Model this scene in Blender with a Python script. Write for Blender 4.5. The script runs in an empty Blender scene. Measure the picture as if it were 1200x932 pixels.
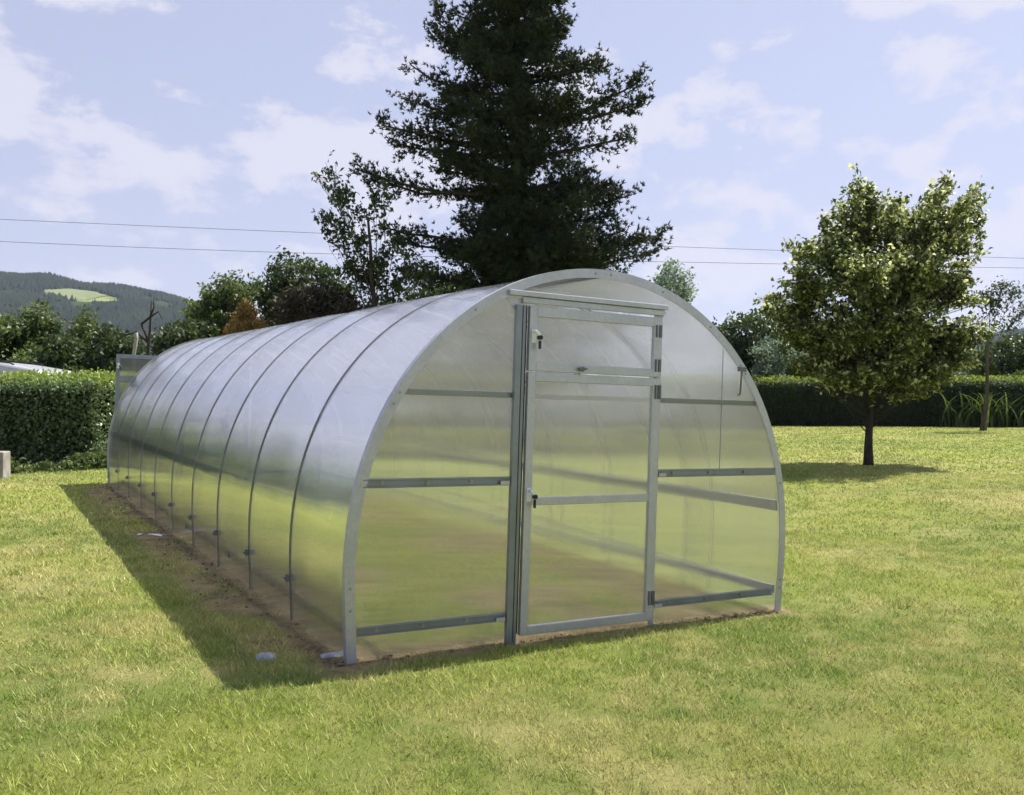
import bpy, math, random
import numpy as np
from mathutils import Matrix, Vector

rng = np.random.default_rng(7)
random.seed(7)
scene = bpy.context.scene
col = scene.collection
R = math.radians
F = 1076.32          # focal length in pixels of the 1200 px wide photograph
CAMZ = 1.47
HOR = 458.0

def P(px, py, d):
    """World point seen at a pixel of the photograph at a given distance."""
    return np.array([(px - 600) / F * d, d, CAMZ + (HOR - py) / F * d])

# ------------------------------------------------------------------ noise
def _hash(ix, iy, s):
    h = (ix * 374761393 + iy * 668265263 + s * 974634777) & 0xFFFFFFFF
    h = ((h ^ (h >> 13)) * 1274126177) & 0xFFFFFFFF
    return ((h ^ (h >> 16)) & 0xFFFF) / 65535.0

def vnoise(x, y, s=0):
    x = np.asarray(x, float); y = np.asarray(y, float)
    ix = np.floor(x).astype(np.int64); iy = np.floor(y).astype(np.int64)
    fx = x - ix; fy = y - iy
    fx = fx * fx * (3 - 2 * fx); fy = fy * fy * (3 - 2 * fy)
    a = _hash(ix, iy, s); b = _hash(ix + 1, iy, s); c = _hash(ix, iy + 1, s); d = _hash(ix + 1, iy + 1, s)
    return (a * (1 - fx) + b * fx) * (1 - fy) + (c * (1 - fx) + d * fx) * fy

def fbm(x, y, s=0, o=4):
    t = 0; a = .5; n = 0
    for k in range(o):
        t = t + a * vnoise(x * 2 ** k, y * 2 ** k, s + k * 17); n += a; a *= .5
    return t / n

def sstep(a, b, x):
    t = np.clip((np.asarray(x, float) - a) / (b - a), 0, 1)
    return t * t * (3 - 2 * t)

# ------------------------------------------------------------------ greenhouse frame of reference
GM = np.array([[0.8622899482, -0.5053783958, 0.0323839810],
               [0.5053574226, 0.8628585680, 0.0094322302],
               [-0.0327096408, 0.0082321679, 0.9994309935]])
GT = np.array([0.4978549951, 5.7214308886, -1.5147079726 + CAMZ])
def to_gh(x, y, z=0):
    """Position along the greenhouse (across, along) of a world point on the ground."""
    dx = np.asarray(x) - GT[0]; dy = np.asarray(y) - GT[1]
    return GM[0, 0] * dx + GM[1, 0] * dy, GM[0, 1] * dx + GM[1, 1] * dy
nrm = GM[:, 2]
def plane_z(x, y):
    return GT[2] - (nrm[0] * (x - GT[0]) + nrm[1] * (y - GT[1])) / nrm[2]
def ground_z(x, y):
    x = np.asarray(x, float); y = np.asarray(y, float)
    lx, ly = to_gh(x, y)
    dx = np.maximum(np.abs(lx) - 1.6, 0); dy = np.maximum(np.maximum(-ly, ly - 10.07), 0)
    d = np.hypot(dx, dy)
    w = 1 - sstep(1.5, 9, d)
    pz = np.clip(plane_z(x, y), -.3, .3)
    return w * pz + (1 - w) * (0.05 * sstep(6, 20, -x) - 0.06 * sstep(2, 10, x))
def on_ground(px, py):
    d = 10.0
    for _ in range(60):
        x = (px - 600) / F * d
        z = float(ground_z(x, d))
        d = .5 * d + .5 * min(400, (CAMZ - z) * F / max(1, py - HOR))
    return np.array([(px - 600) / F * d, d, float(ground_z((px - 600) / F * d, d))])

# ------------------------------------------------------------------ mesh helpers
def np_mesh(name, V, Fc, mat=None, parent=None, smooth=False, attrs=None, mat_idx=None):
    V = np.asarray(V, np.float32); Fc = np.asarray(Fc, np.int32)
    me = bpy.data.meshes.new(name)
    n, k = Fc.shape
    me.vertices.add(len(V)); me.vertices.foreach_set('co', V.ravel())
    me.loops.add(n * k); me.loops.foreach_set('vertex_index', Fc.ravel())
    me.polygons.add(n); me.polygons.foreach_set('loop_start', np.arange(0, n * k, k, dtype=np.int32))
    if smooth: me.polygons.foreach_set('use_smooth', np.ones(n, bool))
    if mat_idx is not None: me.polygons.foreach_set('material_index', np.asarray(mat_idx, np.int32))
    for m in (mat if isinstance(mat, (list, tuple)) else [mat]):
        if m: me.materials.append(m)
    for a, v in (attrs or {}).items():
        at = me.attributes.new(a, 'FLOAT', 'POINT'); at.data.foreach_set('value', np.asarray(v, np.float32))
    me.update(); me.validate()
    o = bpy.data.objects.new(name, me); col.objects.link(o)
    if parent: o.parent = parent
    return o

class MB:
    """Collects solid pieces and links them as one mesh object."""
    def __init__(s): s.v = []; s.f = []
    def add(s, v, f):
        n = len(s.v); s.v += [tuple(map(float, p)) for p in v]; s.f += [tuple(i + n for i in q) for q in f]; return s
    def box(s, a, b):
        x0, y0, z0 = a; x1, y1, z1 = b
        return s.add([(x0,y0,z0),(x1,y0,z0),(x1,y1,z0),(x0,y1,z0),(x0,y0,z1),(x1,y0,z1),(x1,y1,z1),(x0,y1,z1)],
                     [(0,3,2,1),(4,5,6,7),(0,1,5,4),(1,2,6,5),(2,3,7,6),(3,0,4,7)])
    def bar(s, a, b, w, h, up=(0,0,1)):
        a = Vector(a); b = Vector(b); d = (b - a).normalized(); u = Vector(up)
        r = d.cross(u).normalized(); u = r.cross(d)
        v = []
        for p in (a, b):
            for i, j in ((-1,-1),(1,-1),(1,1),(-1,1)): v.append(p + r * (w/2*i) + u * (h/2*j))
        return s.add(v, [(0,3,2,1),(4,5,6,7),(0,1,5,4),(1,2,6,5),(2,3,7,6),(3,0,4,7)])
    def cyl(s, a, b, r0, r1=None, n=10):
        r1 = r0 if r1 is None else r1
        return s.tube([a, b], [r0, r1], n)
    def tube(s, pts, rad, n=8):
        pts = [Vector(p) for p in pts]; v = []; f = []
        for i, p in enumerate(pts):
            d = (pts[min(i+1, len(pts)-1)] - pts[max(i-1, 0)]).normalized()
            u = Vector((0,0,1)) if abs(d.z) < .9 else Vector((1,0,0))
            r = d.cross(u).normalized(); u = r.cross(d)
            for k in range(n):
                a = 2*math.pi*k/n; v.append(p + (r*math.cos(a) + u*math.sin(a))*rad[i])
        for i in range(len(pts)-1):
            for k in range(n):
                k2 = (k+1) % n; f.append((i*n+k, i*n+k2, (i+1)*n+k2, (i+1)*n+k))
        f.append(tuple(range(n))[::-1]); f.append(tuple((len(pts)-1)*n + k for k in range(n)))
        return s.add(v, f)
    def sweep(s, prof, rings):
        """rings: list of functions mapping a profile point to a 3D point; closed profile."""
        v = []; f = []; n = len(prof)
        for g in rings: v += [g(q) for q in prof]
        for i in range(len(rings)-1):
            for k in range(n):
                k2 = (k+1) % n; f.append((i*n+k, (i+1)*n+k, (i+1)*n+k2, i*n+k2))
        f.append(tuple(range(n))); f.append(tuple((len(rings)-1)*n + k for k in range(n))[::-1])
        return s.add(v, f)
    def build(s, name, mat, parent=None, smooth=False, bevel=0):
        me = bpy.data.meshes.new(name); me.from_pydata(s.v, [], s.f)
        import bmesh
        bm = bmesh.new(); bm.from_mesh(me); bmesh.ops.recalc_face_normals(bm, faces=bm.faces)
        if bevel: bmesh.ops.bevel(bm, geom=[e for e in bm.edges if len(e.link_faces) == 2 and e.calc_face_angle(0) > .6], offset=bevel, segments=2, affect='EDGES', profile=.5)
        bm.to_mesh(me); bm.free()
        if smooth: me.polygons.foreach_set('use_smooth', np.ones(len(me.polygons), bool))
        me.materials.append(mat)
        o = bpy.data.objects.new(name, me); col.objects.link(o)
        if parent: o.parent = parent
        return o

def tag(o, label=None, cat=None, group=None, kind=None):
    if label: o['label'] = label
    if cat: o['category'] = cat
    if group: o['group'] = group
    if kind: o['kind'] = kind
    return o
def thing(name, label, cat, loc=(0,0,0), rz=0, group=None):
    o = bpy.data.objects.new(name, None); col.objects.link(o); o.empty_display_size = .2
    o.location = [float(c) for c in loc]; o.rotation_euler = (0, 0, rz)
    return tag(o, label, cat, group)

# ------------------------------------------------------------------ materials
class NT:
    def __init__(s, name):
        s.m = bpy.data.materials.new(name); s.m.use_nodes = True; s.t = s.m.node_tree; s.t.nodes.clear()
        s.out = s.t.nodes.new('ShaderNodeOutputMaterial')
    def n(s, typ, inputs=None, **kw):
        nd = s.t.nodes.new('ShaderNode' + typ)
        for k, v in kw.items(): setattr(nd, k, v)
        for k, v in (inputs or {}).items():
            if isinstance(v, bpy.types.NodeSocket): s.t.links.new(v, nd.inputs[k])
            else: nd.inputs[k].default_value = v
        return nd
    def math(s, op, a, b=0.0, c=0.0, clamp=False):
        nd = s.n('Math', {0: a, 1: b, 2: c}, operation=op); nd.use_clamp = clamp
        return nd.outputs[0]
    def mix(s, f, a, b):
        nd = s.n('Mix', data_type='RGBA')
        for i, v in ((0, f), (6, a), (7, b)):
            if isinstance(v, bpy.types.NodeSocket): s.t.links.new(v, nd.inputs[i])
            else: nd.inputs[i].default_value = v if i == 0 else tuple(v) + ((1,) if len(v) == 3 else ())
        return nd.outputs[2]
    def ramp(s, f, pts):
        nd = s.n('ValToRGB', {0: f}); cr = nd.color_ramp
        while len(cr.elements) < len(pts): cr.elements.new(.5)
        for e, (p, c) in zip(cr.elements, pts):
            e.position = p; e.color = (c if len(c) == 4 else tuple(c) + (1,)) if not isinstance(c, float) else (c, c, c, 1)
        return nd.outputs[0]
    def noise(s, scale, detail=3, vec=None, rough=.5, w=None):
        nd = s.n('TexNoise', {'Scale': scale, 'Detail': detail, 'Roughness': rough})
        if vec: s.t.links.new(vec, nd.inputs['Vector'])
        return nd.outputs[0]
    def obj(s): return s.n('TexCoord').outputs['Object']
    def attr(s, a): return s.n('Attribute', attribute_name=a).outputs['Fac']
    def mixs(s, f, a, b): return s.n('MixShader', {0: f, 1: a, 2: b}).outputs[0]
    def done(s, sh): s.t.links.new(sh, s.out.inputs[0]); return s.m

def c3(*c): return tuple(c) + (1,)

def simple(name, colr, rough=.6, metal=0, noise=.12, nscale=8, spec=.4, bump=0):
    t = NT(name); o = t.obj()
    f = t.noise(nscale, 5, o)
    a = tuple(x * (1 - noise) for x in colr); b = tuple(min(1, x * (1 + noise)) for x in colr)
    c = t.mix(t.ramp(f, [(.3, 0.0), (.7, 1.0)]), a, b)
    inp = {'Base Color': c, 'Roughness': t.ramp(f, [(.2, max(.02, rough - .08)), (.8, min(1., rough + .08))]), 'Metallic': metal, 'Specular IOR Level': spec}
    if bump: inp['Normal'] = t.n('Bump', {'Height': f, 'Strength': bump, 'Distance': .02}).outputs[0]
    return t.done(t.n('BsdfPrincipled', inp).outputs[0])

def galvanised():
    t = NT('galvanised_steel'); o = t.obj()
    v = t.n('TexVoronoi', {'Scale': 55, 'Vector': o}).outputs['Color']
    f = t.n('RGBToBW', {0: v}).outputs[0]
    f2 = t.noise(6, 5, o)
    c = t.mix(f, (.41, .415, .46), (.49, .495, .54)); c = t.mix(t.ramp(f2, [(.35, 0.0), (.75, .45)]), c, (.34, .35, .38))
    r = t.math('ADD', t.math('MULTIPLY', f2, .25), .28)
    return t.done(t.n('BsdfPrincipled', {'Base Color': c, 'Metallic': .55, 'Roughness': r}).outputs[0])

def polycarbonate(name, axis, scat, gloss, haze, blur):
    """Thin hollow sheet: flutes run one way and spread what is seen through it the other way."""
    t = NT(name); o = t.obj()
    geo = t.n('NewGeometry')
    co = t.n('SeparateXYZ', {0: o}).outputs[axis]
    ax = [0, 0, 0]; ax[axis] = 1
    tan = t.n('VectorTransform', {0: tuple(ax)}, vector_type='VECTOR', convert_from='OBJECT', convert_to='WORLD').outputs[0]
    def white(mul, off):
        return t.n('TexWhiteNoise', {'W': t.math('MULTIPLY_ADD', co, mul, off)}, noise_dimensions='1D').outputs[0]
    r = t.math('SUBTRACT', t.math('ADD', white(91733.1, .3), white(57131.7, 4.1)), 1.0)
    fl = t.math('SINE', t.math('MULTIPLY', co, 2 * math.pi / .0105))
    k = t.math('ADD', t.math('MULTIPLY', r, scat), t.math('MULTIPLY', fl, .18))
    nv = t.n('VectorMath', {0: geo.outputs['Normal'], 1: t.n('VectorMath', {0: tan, 3: k}, operation='SCALE').outputs[0]}, operation='ADD').outputs[0]
    nv = t.n('VectorMath', {0: nv}, operation='NORMALIZE').outputs[0]
    wav = t.noise(2.2, 2, o)
    bmp = t.n('Bump', {'Height': wav, 'Strength': .35, 'Distance': .012}).outputs[0]
    film = t.noise(3.5, 6, o)
    tr = t.n('BsdfTransparent', {0: c3(.925, .92, .895)}).outputs[0]
    gl = t.n('BsdfGlass', {0: c3(.92, .915, .885), 'Roughness': .06, 'IOR': 1.10, 'Normal': nv}).outputs[0]
    body = t.mixs(blur, tr, gl)
    dif = t.mixs(.42, t.n('BsdfDiffuse', {0: c3(.80, .81, .83)}).outputs[0], t.n('BsdfTranslucent', {0: c3(.84, .85, .86)}).outputs[0])
    body = t.mixs(t.math('ADD', t.math('MULTIPLY', film, .10), haze), body, dif)
    fr = t.n('Fresnel', {'IOR': 1.5, 'Normal': bmp}).outputs[0]
    fr = t.math('MULTIPLY', fr, gloss, clamp=True)
    nb = t.n('VectorMath', {0: bmp, 1: t.n('VectorMath', {0: tan, 3: t.math('MULTIPLY', r, .17)}, operation='SCALE').outputs[0]}, operation='ADD').outputs[0]
    nb = t.n('VectorMath', {0: nb}, operation='NORMALIZE').outputs[0]
    gs = t.n('BsdfGlossy', {0: c3(.95, .96, .98), 'Roughness': .07, 'Normal': nb}).outputs[0]
    return t.done(t.mixs(fr, body, gs))

def leaf_mat(name, a, b, dry=None, trans=.35, rough=.5, cream=None, young=None):
    t = NT(name); r = t.attr('rnd')
    c = t.mix(t.math('MINIMUM', r, 1.0), a, b)
    if young: c = t.mix(t.math('MULTIPLY', t.math('SUBTRACT', r, .85), 1.6, clamp=True), c, young)  # lighter colour for high rnd, paints the hedge tops as sunlit
    if dry: c = t.mix(t.ramp(t.attr('rnd2'), [(dry[1], 0.0), (min(1, dry[1] + .15), 1.0)]), c, dry[0])
    if cream:
        c = t.mix(t.attr('edge'), c, cream)
    d = t.n('BsdfPrincipled', {'Base Color': c, 'Roughness': rough, 'Specular IOR Level': .3}).outputs[0]
    tc = t.n('HueSaturation', {'Color': c, 'Value': 1.5, 'Saturation': 1.1}).outputs[0]
    return t.done(t.mixs(trans, d, t.n('BsdfTranslucent', {0: tc}).outputs[0]))

def lawn_colour(t):
    """Colour of the turf from the ground's own attributes."""
    dry, soil, rnd = t.attr('dry'), t.attr('soil'), t.attr('rnd')
    c = t.mix(dry, LAWN_G, LAWN_D)
    c = t.mix(t.ramp(t.attr('hue'), [(.35, 0.0), (.8, .8)]), c, LAWN_Y)
    return c, soil, rnd
LAWN_G = (.155, .245, .032); LAWN_D = (.43, .41, .145); LAWN_Y = (.285, .355, .048)

M = {}
M['steel'] = galvanised()
M['girt_steel'] = simple('blue_grey_girt_steel', (.22, .24, .275), .38, .6)
M['dark_steel'] = simple('weathered_steel_strap', (.15, .155, .165), .5, .4, spec=.3)
M['black_rubber'] = simple('black_rubber', (.02, .02, .022), .6)
M['white_metal'] = simple('white_plastic', (.75, .76, .78), .35)
M['shaded_steel'] = simple('shaded_purlin_steel', (.030, .032, .030), .7, .0, spec=.15)  # steel with the shade of the unlit purlins put into its colour
M['bolt'] = simple('zinc_bolt', (.30, .31, .33), .35, .9)
M['sheet_x'] = polycarbonate('polycarbonate_end_sheet', 0, 1.35, .75, .045, .88)
M['sheet_y'] = polycarbonate('polycarbonate_roof_sheet', 1, .6, .66, .055, .62)

def ground_mat():
    t = NT('lawn_turf'); o = t.obj()
    c, soil, _ = lawn_colour(t)
    fine = t.noise(60, 6, o, .7); blade = t.noise(240, 4, o, .7)
    c = t.mix(t.ramp(fine, [(.3, 0.0), (.75, .55)]), c, (.36, .32, .14))
    hs = t.n('HueSaturation', {'Color': c, 'Value': t.math('MULTIPLY_ADD', blade, .9, .55)}).outputs[0]
    so = t.mix(t.ramp(t.noise(3.2, 6, o, .65), [(.38, 0.0), (.64, 1.0)]), (.15, .105, .068), (.46, .34, .21))
    so = t.mix(t.ramp(t.noise(45, 5, o), [(.45, 0.0), (.7, .6)]), so, (.52, .43, .21))
    c = t.mix(soil, hs, so)
    far = t.n('Bump', {'Height': t.math('ADD', blade, fine), 'Strength': 1.0, 'Distance': .02}).outputs[0]
    return t.done(t.n('BsdfPrincipled', {'Base Color': c, 'Roughness': .9, 'Specular IOR Level': .1, 'Normal': far}).outputs[0])
M['ground'] = ground_mat()

def blade_mat():
    t = NT('grass_blades')
    c, soil, rnd = lawn_colour(t)
    c = t.mix(t.ramp(rnd, [(.45, 0.0), (.95, .8)]), c, (.40, .36, .17))
    hs = t.n('HueSaturation', {'Color': c, 'Value': t.math('MULTIPLY_ADD', t.attr('rnd2'), 1.0, .62)}).outputs[0]
    d = t.n('BsdfPrincipled', {'Base Color': hs, 'Roughness': .55, 'Specular IOR Level': .25}).outputs[0]
    return t.done(t.mixs(.30, d, t.n('BsdfTranslucent', {0: hs}).outputs[0]))
M['blade'] = blade_mat()

def bark(name, a, b, sc=9):
    t = NT(name); o = t.obj()
    mp = t.n('Mapping', {'Vector': o, 'Scale': (sc, sc, sc * .22)}).outputs[0]
    f = t.noise(1.0, 8, mp, .7)
    c = t.mix(t.ramp(f, [(.35, 0.0), (.68, 1.0)]), a, b)
    bp = t.n('Bump', {'Height': f, 'Strength': .8, 'Distance': .03}).outputs[0]
    return t.done(t.n('BsdfPrincipled', {'Base Color': c, 'Roughness': .9, 'Specular IOR Level': .15, 'Normal': bp}).outputs[0])
M['bark'] = bark('brown_bark', (.035, .028, .022), (.13, .11, .088))
M['bark_pale'] = bark('pale_bark', (.20, .19, .16), (.48, .46, .41), 14)
M['bark_dark'] = bark('dark_bark', (.022, .019, .017), (.075, .062, .052))

# ------------------------------------------------------------------ ground
def axis(lo, hi, step, far, grow=1.16):
    a = list(np.arange(lo, hi + 1e-6, step)); s = step
    while a[-1] < far: s *= grow; a.append(a[-1] + s)
    s = step
    while a[0] > -far: s *= grow; a.insert(0, a[0] - s)
    return np.array(a)

def lawn_attrs(x, y):
    lx, ly = to_gh(x, y)
    n1 = fbm(x * .55, y * .55, 3, 5); n2 = fbm(x * 2.6, y * 2.6, 11, 4); n3 = fbm(x * .16, y * .16, 23, 3)
    dry = sstep(.38, .70, .28 * n1 + .30 * n2 + .12 * n3 + .30 * fbm(x * 8, y * 8, 19, 3) + .02)
    hue = fbm(x * .8 + 9, y * .8, 41, 4)
    # worn, muddy strip beside the wall, around the base and inside
    st = sstep(-2.15, -1.9, lx) * (1 - sstep(-1.62, -1.55, lx)) * sstep(.1, .5, ly) * (1 - sstep(9.4, 10.2, ly))
    nn = fbm(lx * 2.1, ly * 1.1, 71, 5)
    soil = st * sstep(.30, .52, nn) * .9
    base = sstep(-1.83, -1.68, lx + .10 * (fbm(lx * 3, ly * 3, 5) - .5) * 2) * (1 - sstep(-1.56, -1.45, lx)) * sstep(-.25, -.1, ly) * (1 - sstep(10, 10.3, ly))
    front = sstep(-.16, -.06, ly + .10 * (fbm(lx * 4, ly * 4, 6) - .5)) * (1 - sstep(.10, .3, ly)) * sstep(-1.85, -1.7, lx) * (1 - sstep(1.62, 1.8, lx))
    inside = (np.abs(lx) < 1.58) & (ly > .05) & (ly < 10)
    ins = inside * np.maximum(sstep(.50, .62, fbm(lx * 1.3, ly * .8, 91, 4) + .10 * sstep(.3, 1.2, lx) - .03), .8 * sstep(-1.0, -1.4, lx) * sstep(1.2, 2.5, ly))
    soil = np.maximum.reduce([soil, base * .95, front * .9, ins * .7])
    dry = np.where(inside, np.clip(.7 * dry + .12, 0, 1), dry)
    dry = np.clip(dry + .9 * st * sstep(.3, .5, fbm(lx * 3, ly * 3, 15)), 0, 1)
    return dry, np.clip(soil, 0, 1), hue

gx = axis(-7.5, 4.0, .07, 3200); gy = axis(3.0, 17.0, .07, 3200)
X, Y = np.meshgrid(gx, gy)
dr, so, hu = lawn_attrs(X, Y)
Z = ground_z(X, Y) + (fbm(X * 1.1, Y * 1.1, 2) - .5) * .02 * sstep(.2, 1.5, np.hypot(X, Y)) + so * (fbm(X * 6, Y * 6, 8) - .35) * .045
ny, nx = X.shape
idx = np.arange(nx * ny).reshape(ny, nx)
quads = np.stack([idx[:-1, :-1], idx[:-1, 1:], idx[1:, 1:], idx[1:, :-1]], -1).reshape(-1, 4)
lawn = np_mesh('ground', np.stack([X, Y, Z], -1).reshape(-1, 3), quads, M['ground'], smooth=True,
               attrs={'dry': dr.ravel(), 'soil': so.ravel(), 'hue': hu.ravel(), 'rnd': np.zeros(nx * ny)})
tag(lawn, kind='structure')

def blades(bands):
    Vs = []; A = {k: [] for k in ('dry', 'soil', 'hue', 'rnd', 'rnd2')}
    for d0, d1, dens, h, w in bands:
        half = R(37)
        n = int(half * (d1 * d1 - d0 * d0) * dens)
        d = np.sqrt(rng.uniform(d0 * d0, d1 * d1, n)); a = rng.uniform(-half, half, n)
        x = d * np.sin(a); y = d * np.cos(a)
        dry, soil, hue = lawn_attrs(x, y)
        lx, ly = to_gh(x, y)
        inside = (np.abs(lx) < 1.6) & (ly > 0) & (ly < 10.1)
        clump = fbm(x * 5, y * 5, 31, 3)
        keep = rng.random(n) < (1 - .86 * soil) * np.where(inside, .30, 1) * (.35 + 1.1 * sstep(.3, .6, clump))
        x, y, dry, soil, hue, clump = (q[keep] for q in (x, y, dry, soil, hue, clump)); n = len(x)
        z = ground_z(x, y) + (fbm(x * 1.1, y * 1.1, 2) - .5) * .02 - .004
        hh = h * rng.uniform(.45, 1.25, n) * (.6 + .8 * clump); ww = w * rng.uniform(.7, 1.3, n)
        az = rng.uniform(0, 2 * np.pi, n); lean = rng.uniform(.2, 1.3, n) * hh
        fa = rng.uniform(0, 2 * np.pi, n)
        bx = np.cos(fa) * ww * .5; by = np.sin(fa) * ww * .5
        v = np.empty((n, 3, 3), np.float32)
        v[:, 0] = np.stack([x - bx, y - by, z], -1); v[:, 1] = np.stack([x + bx, y + by, z], -1)
        v[:, 2] = np.stack([x + np.cos(az) * lean, y + np.sin(az) * lean, z + hh], -1)
        Vs.append(v.reshape(-1, 3))
        r1 = rng.random(n); r2 = rng.random(n)
        for k, q in zip(A, (dry, soil, hue, r1, r2)): A[k].append(np.repeat(q, 3))
    V = np.concatenate(Vs)
    return np_mesh('grass', V, np.arange(len(V)).reshape(-1, 3), M['blade'], attrs={k: np.concatenate(q) for k, q in A.items()})
g = blades([(2.7, 4.6, 9000, .034, .0045), (4.6, 7, 6500, .034, .006), (7, 11, 2800, .034, .009), (11, 19, 900, .036, .016), (19, 42, 200, .042, .035)])
tag(g, 'short mown lawn grass with green and straw coloured patches', 'grass', kind='stuff')

# ------------------------------------------------------------------ greenhouse
ROOT = thing('greenhouse', 'long arched polycarbonate greenhouse with galvanised steel frame on the lawn', 'greenhouse')
m4 = Matrix([list(GM[0]) + [GT[0]], list(GM[1]) + [GT[1]], list(GM[2]) + [GT[2]], [0, 0, 0, 1]])
ROOT.matrix_world = m4
SP = 1.0; NB = 10; LEN = SP * NB + .07
_half = np.array([(1.60,0),(1.624,.287),(1.617,.589),(1.583,.917),(1.49,1.254),(1.31,1.561),(1.065,1.838),(.75,2.055),(.387,2.200),(0,2.262)])
_phi = np.arctan2(_half[:, 0], _half[:, 1]); _r = np.hypot(_half[:, 0], _half[:, 1])
_cf = np.polyfit(_phi ** 2, _r, 4)
def arch_r(phi): return np.polyval(_cf, phi ** 2)
def arch_pt(phi, off=0.0):
    """Point of the arch outline at angle phi from the top (negative = left), pushed outwards by off."""
    e = 1e-3
    def q(p):
        rr = arch_r(p); return np.array([rr * math.sin(p), rr * math.cos(p)])
    a = q(phi); tg = q(phi + e) - q(phi - e); tg /= np.linalg.norm(tg)
    n = np.array([-tg[1], tg[0]])
    return a + n * off
PH = np.linspace(-math.pi / 2, math.pi / 2, 73)
def sweep_arch(mb, prof, y, phis=PH):
    """prof: (outward offset, along) pairs."""
    def ring(p):
        def g(q):
            a = arch_pt(p, q[0]); return (a[0], y + q[1], a[1])
        return g
    return mb.sweep(prof, [ring(p) for p in phis])
TOPHI = [(-.0, 0)]
# roof sheets, one per bay, slightly wavy
for k in range(NB):
    y0 = k * SP + (0 if k else .012); y1 = (k + 1) * SP
    ys = np.linspace(y0, y1, 9); V = []
    for j, yy in enumerate(ys):
        for p in PH:
            u = (yy - k * SP) / SP
            wob = .010 * math.sin(math.pi * u) * (2 * float(fbm(np.array(p * 2.5 + k * 3.7), np.array(u * 1.5 + k), 50, 2)) - 1)
            a = arch_pt(p, wob); V.append((a[0], yy, a[1]))
    n = len(PH); ii = np.arange(n * 9).reshape(9, n)
    q = np.stack([ii[:-1, :-1], ii[1:, :-1], ii[1:, 1:], ii[:-1, 1:]], -1).reshape(-1, 4)
    np_mesh('roof_sheet', V, q, M['sheet_y'], ROOT, smooth=True)
# hoops: strap outside, tube inside, tension clips near the ground
for k in range(1, NB):
    mb = MB()
    sweep_arch(mb, [(.0025, -.011), (.0055, -.011), (.0055, .011), (.0025, .011)], k * SP)
    hp = mb.build('strap', M['dark_steel'], ROOT)
    for s in (-1, 1):
        cl = MB()
        a = arch_pt(s * 1.40, .02); b = arch_pt(s * 1.37, .02)
        cl.box((a[0] - .010, k * SP - .014, a[1] - .022), (a[0] + .010, k * SP + .014, a[1] + .022))
        cl.cyl((a[0] - .022 if s < 0 else a[0], k * SP, a[1]), (a[0] if s < 0 else a[0] + .022, k * SP, a[1]), .007)
        cl.build('tension_clip', M['dark_steel'], hp)
    mb = MB()
    sweep_arch(mb, [(-.026, -.009), (-.010, -.009), (-.010, .009), (-.026, .009)], k * SP)
    mb.build('hoop', M['steel'], ROOT)
# end arches
def end_arch(y, sgn):
    mb = MB()
    prof = [(-.040, -.006), (.015, -.006), (.015, .040), (.011, .040), (.011, 0), (-.040, 0)]
    prof = [(a, b * sgn) for a, b in prof]
    sweep_arch(mb, prof, y)
    o = mb.build('end_arch', M['steel'], ROOT)
    for p in np.radians([-80, -76, -45, -43, -25, -2, 1, 12, 24, 34, 36, 60, 82, 84]):
        a = arch_pt(p, -.014); MB().cyl((a[0], y - .004 * sgn, a[1]), (a[0], y - .011 * sgn, a[1]), .007, n=8).build('rivet', M['bolt'], o)
end_arch(-.024, 1); end_arch(LEN + .014, -1)

def end_sheet(xs, y, zlo, name='end_sheet', zhi=None):
    """Vertical sheet under the arch between two x positions."""
    zs = []
    phs = np.linspace(-math.pi/2, math.pi/2, 721); pts = np.array([arch_pt(p, -.010) for p in phs])
    top = []
    for x in xs:
        m = pts[:, 1] > .6
        top.append(np.interp(x, pts[m][:, 0], pts[m][:, 1]))
    V = []; N = 24
    for x, t in zip(xs, top):
        t = t if zhi is None else zhi
        lo = zlo
        for j in range(N + 1):
            u = j / N; z = lo + (t - lo) * u
            wob = .004 * (2 * float(fbm(np.array(x * 2.3 + y), np.array(z * 2.3), 61, 2)) - 1)
            xx = x
            if abs(x) > 1.2:   # follow the bulging side of the arch
                lim = np.interp(z, pts[len(pts)//2:][::-1, 1], pts[len(pts)//2:][::-1, 0])
                xx = math.copysign(min(abs(x), lim), x)
            V.append((xx, y + wob, z))
    n = N + 1; ii = np.arange(n * len(xs)).reshape(len(xs), n)
    q = np.stack([ii[:-1, :-1], ii[1:, :-1], ii[1:, 1:], ii[:-1, 1:]], -1).reshape(-1, 4)
    return np_mesh(name, V, q, M['sheet_x'], ROOT, smooth=True)
def span(a, b, n): return list(np.linspace(a, b, n))
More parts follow.
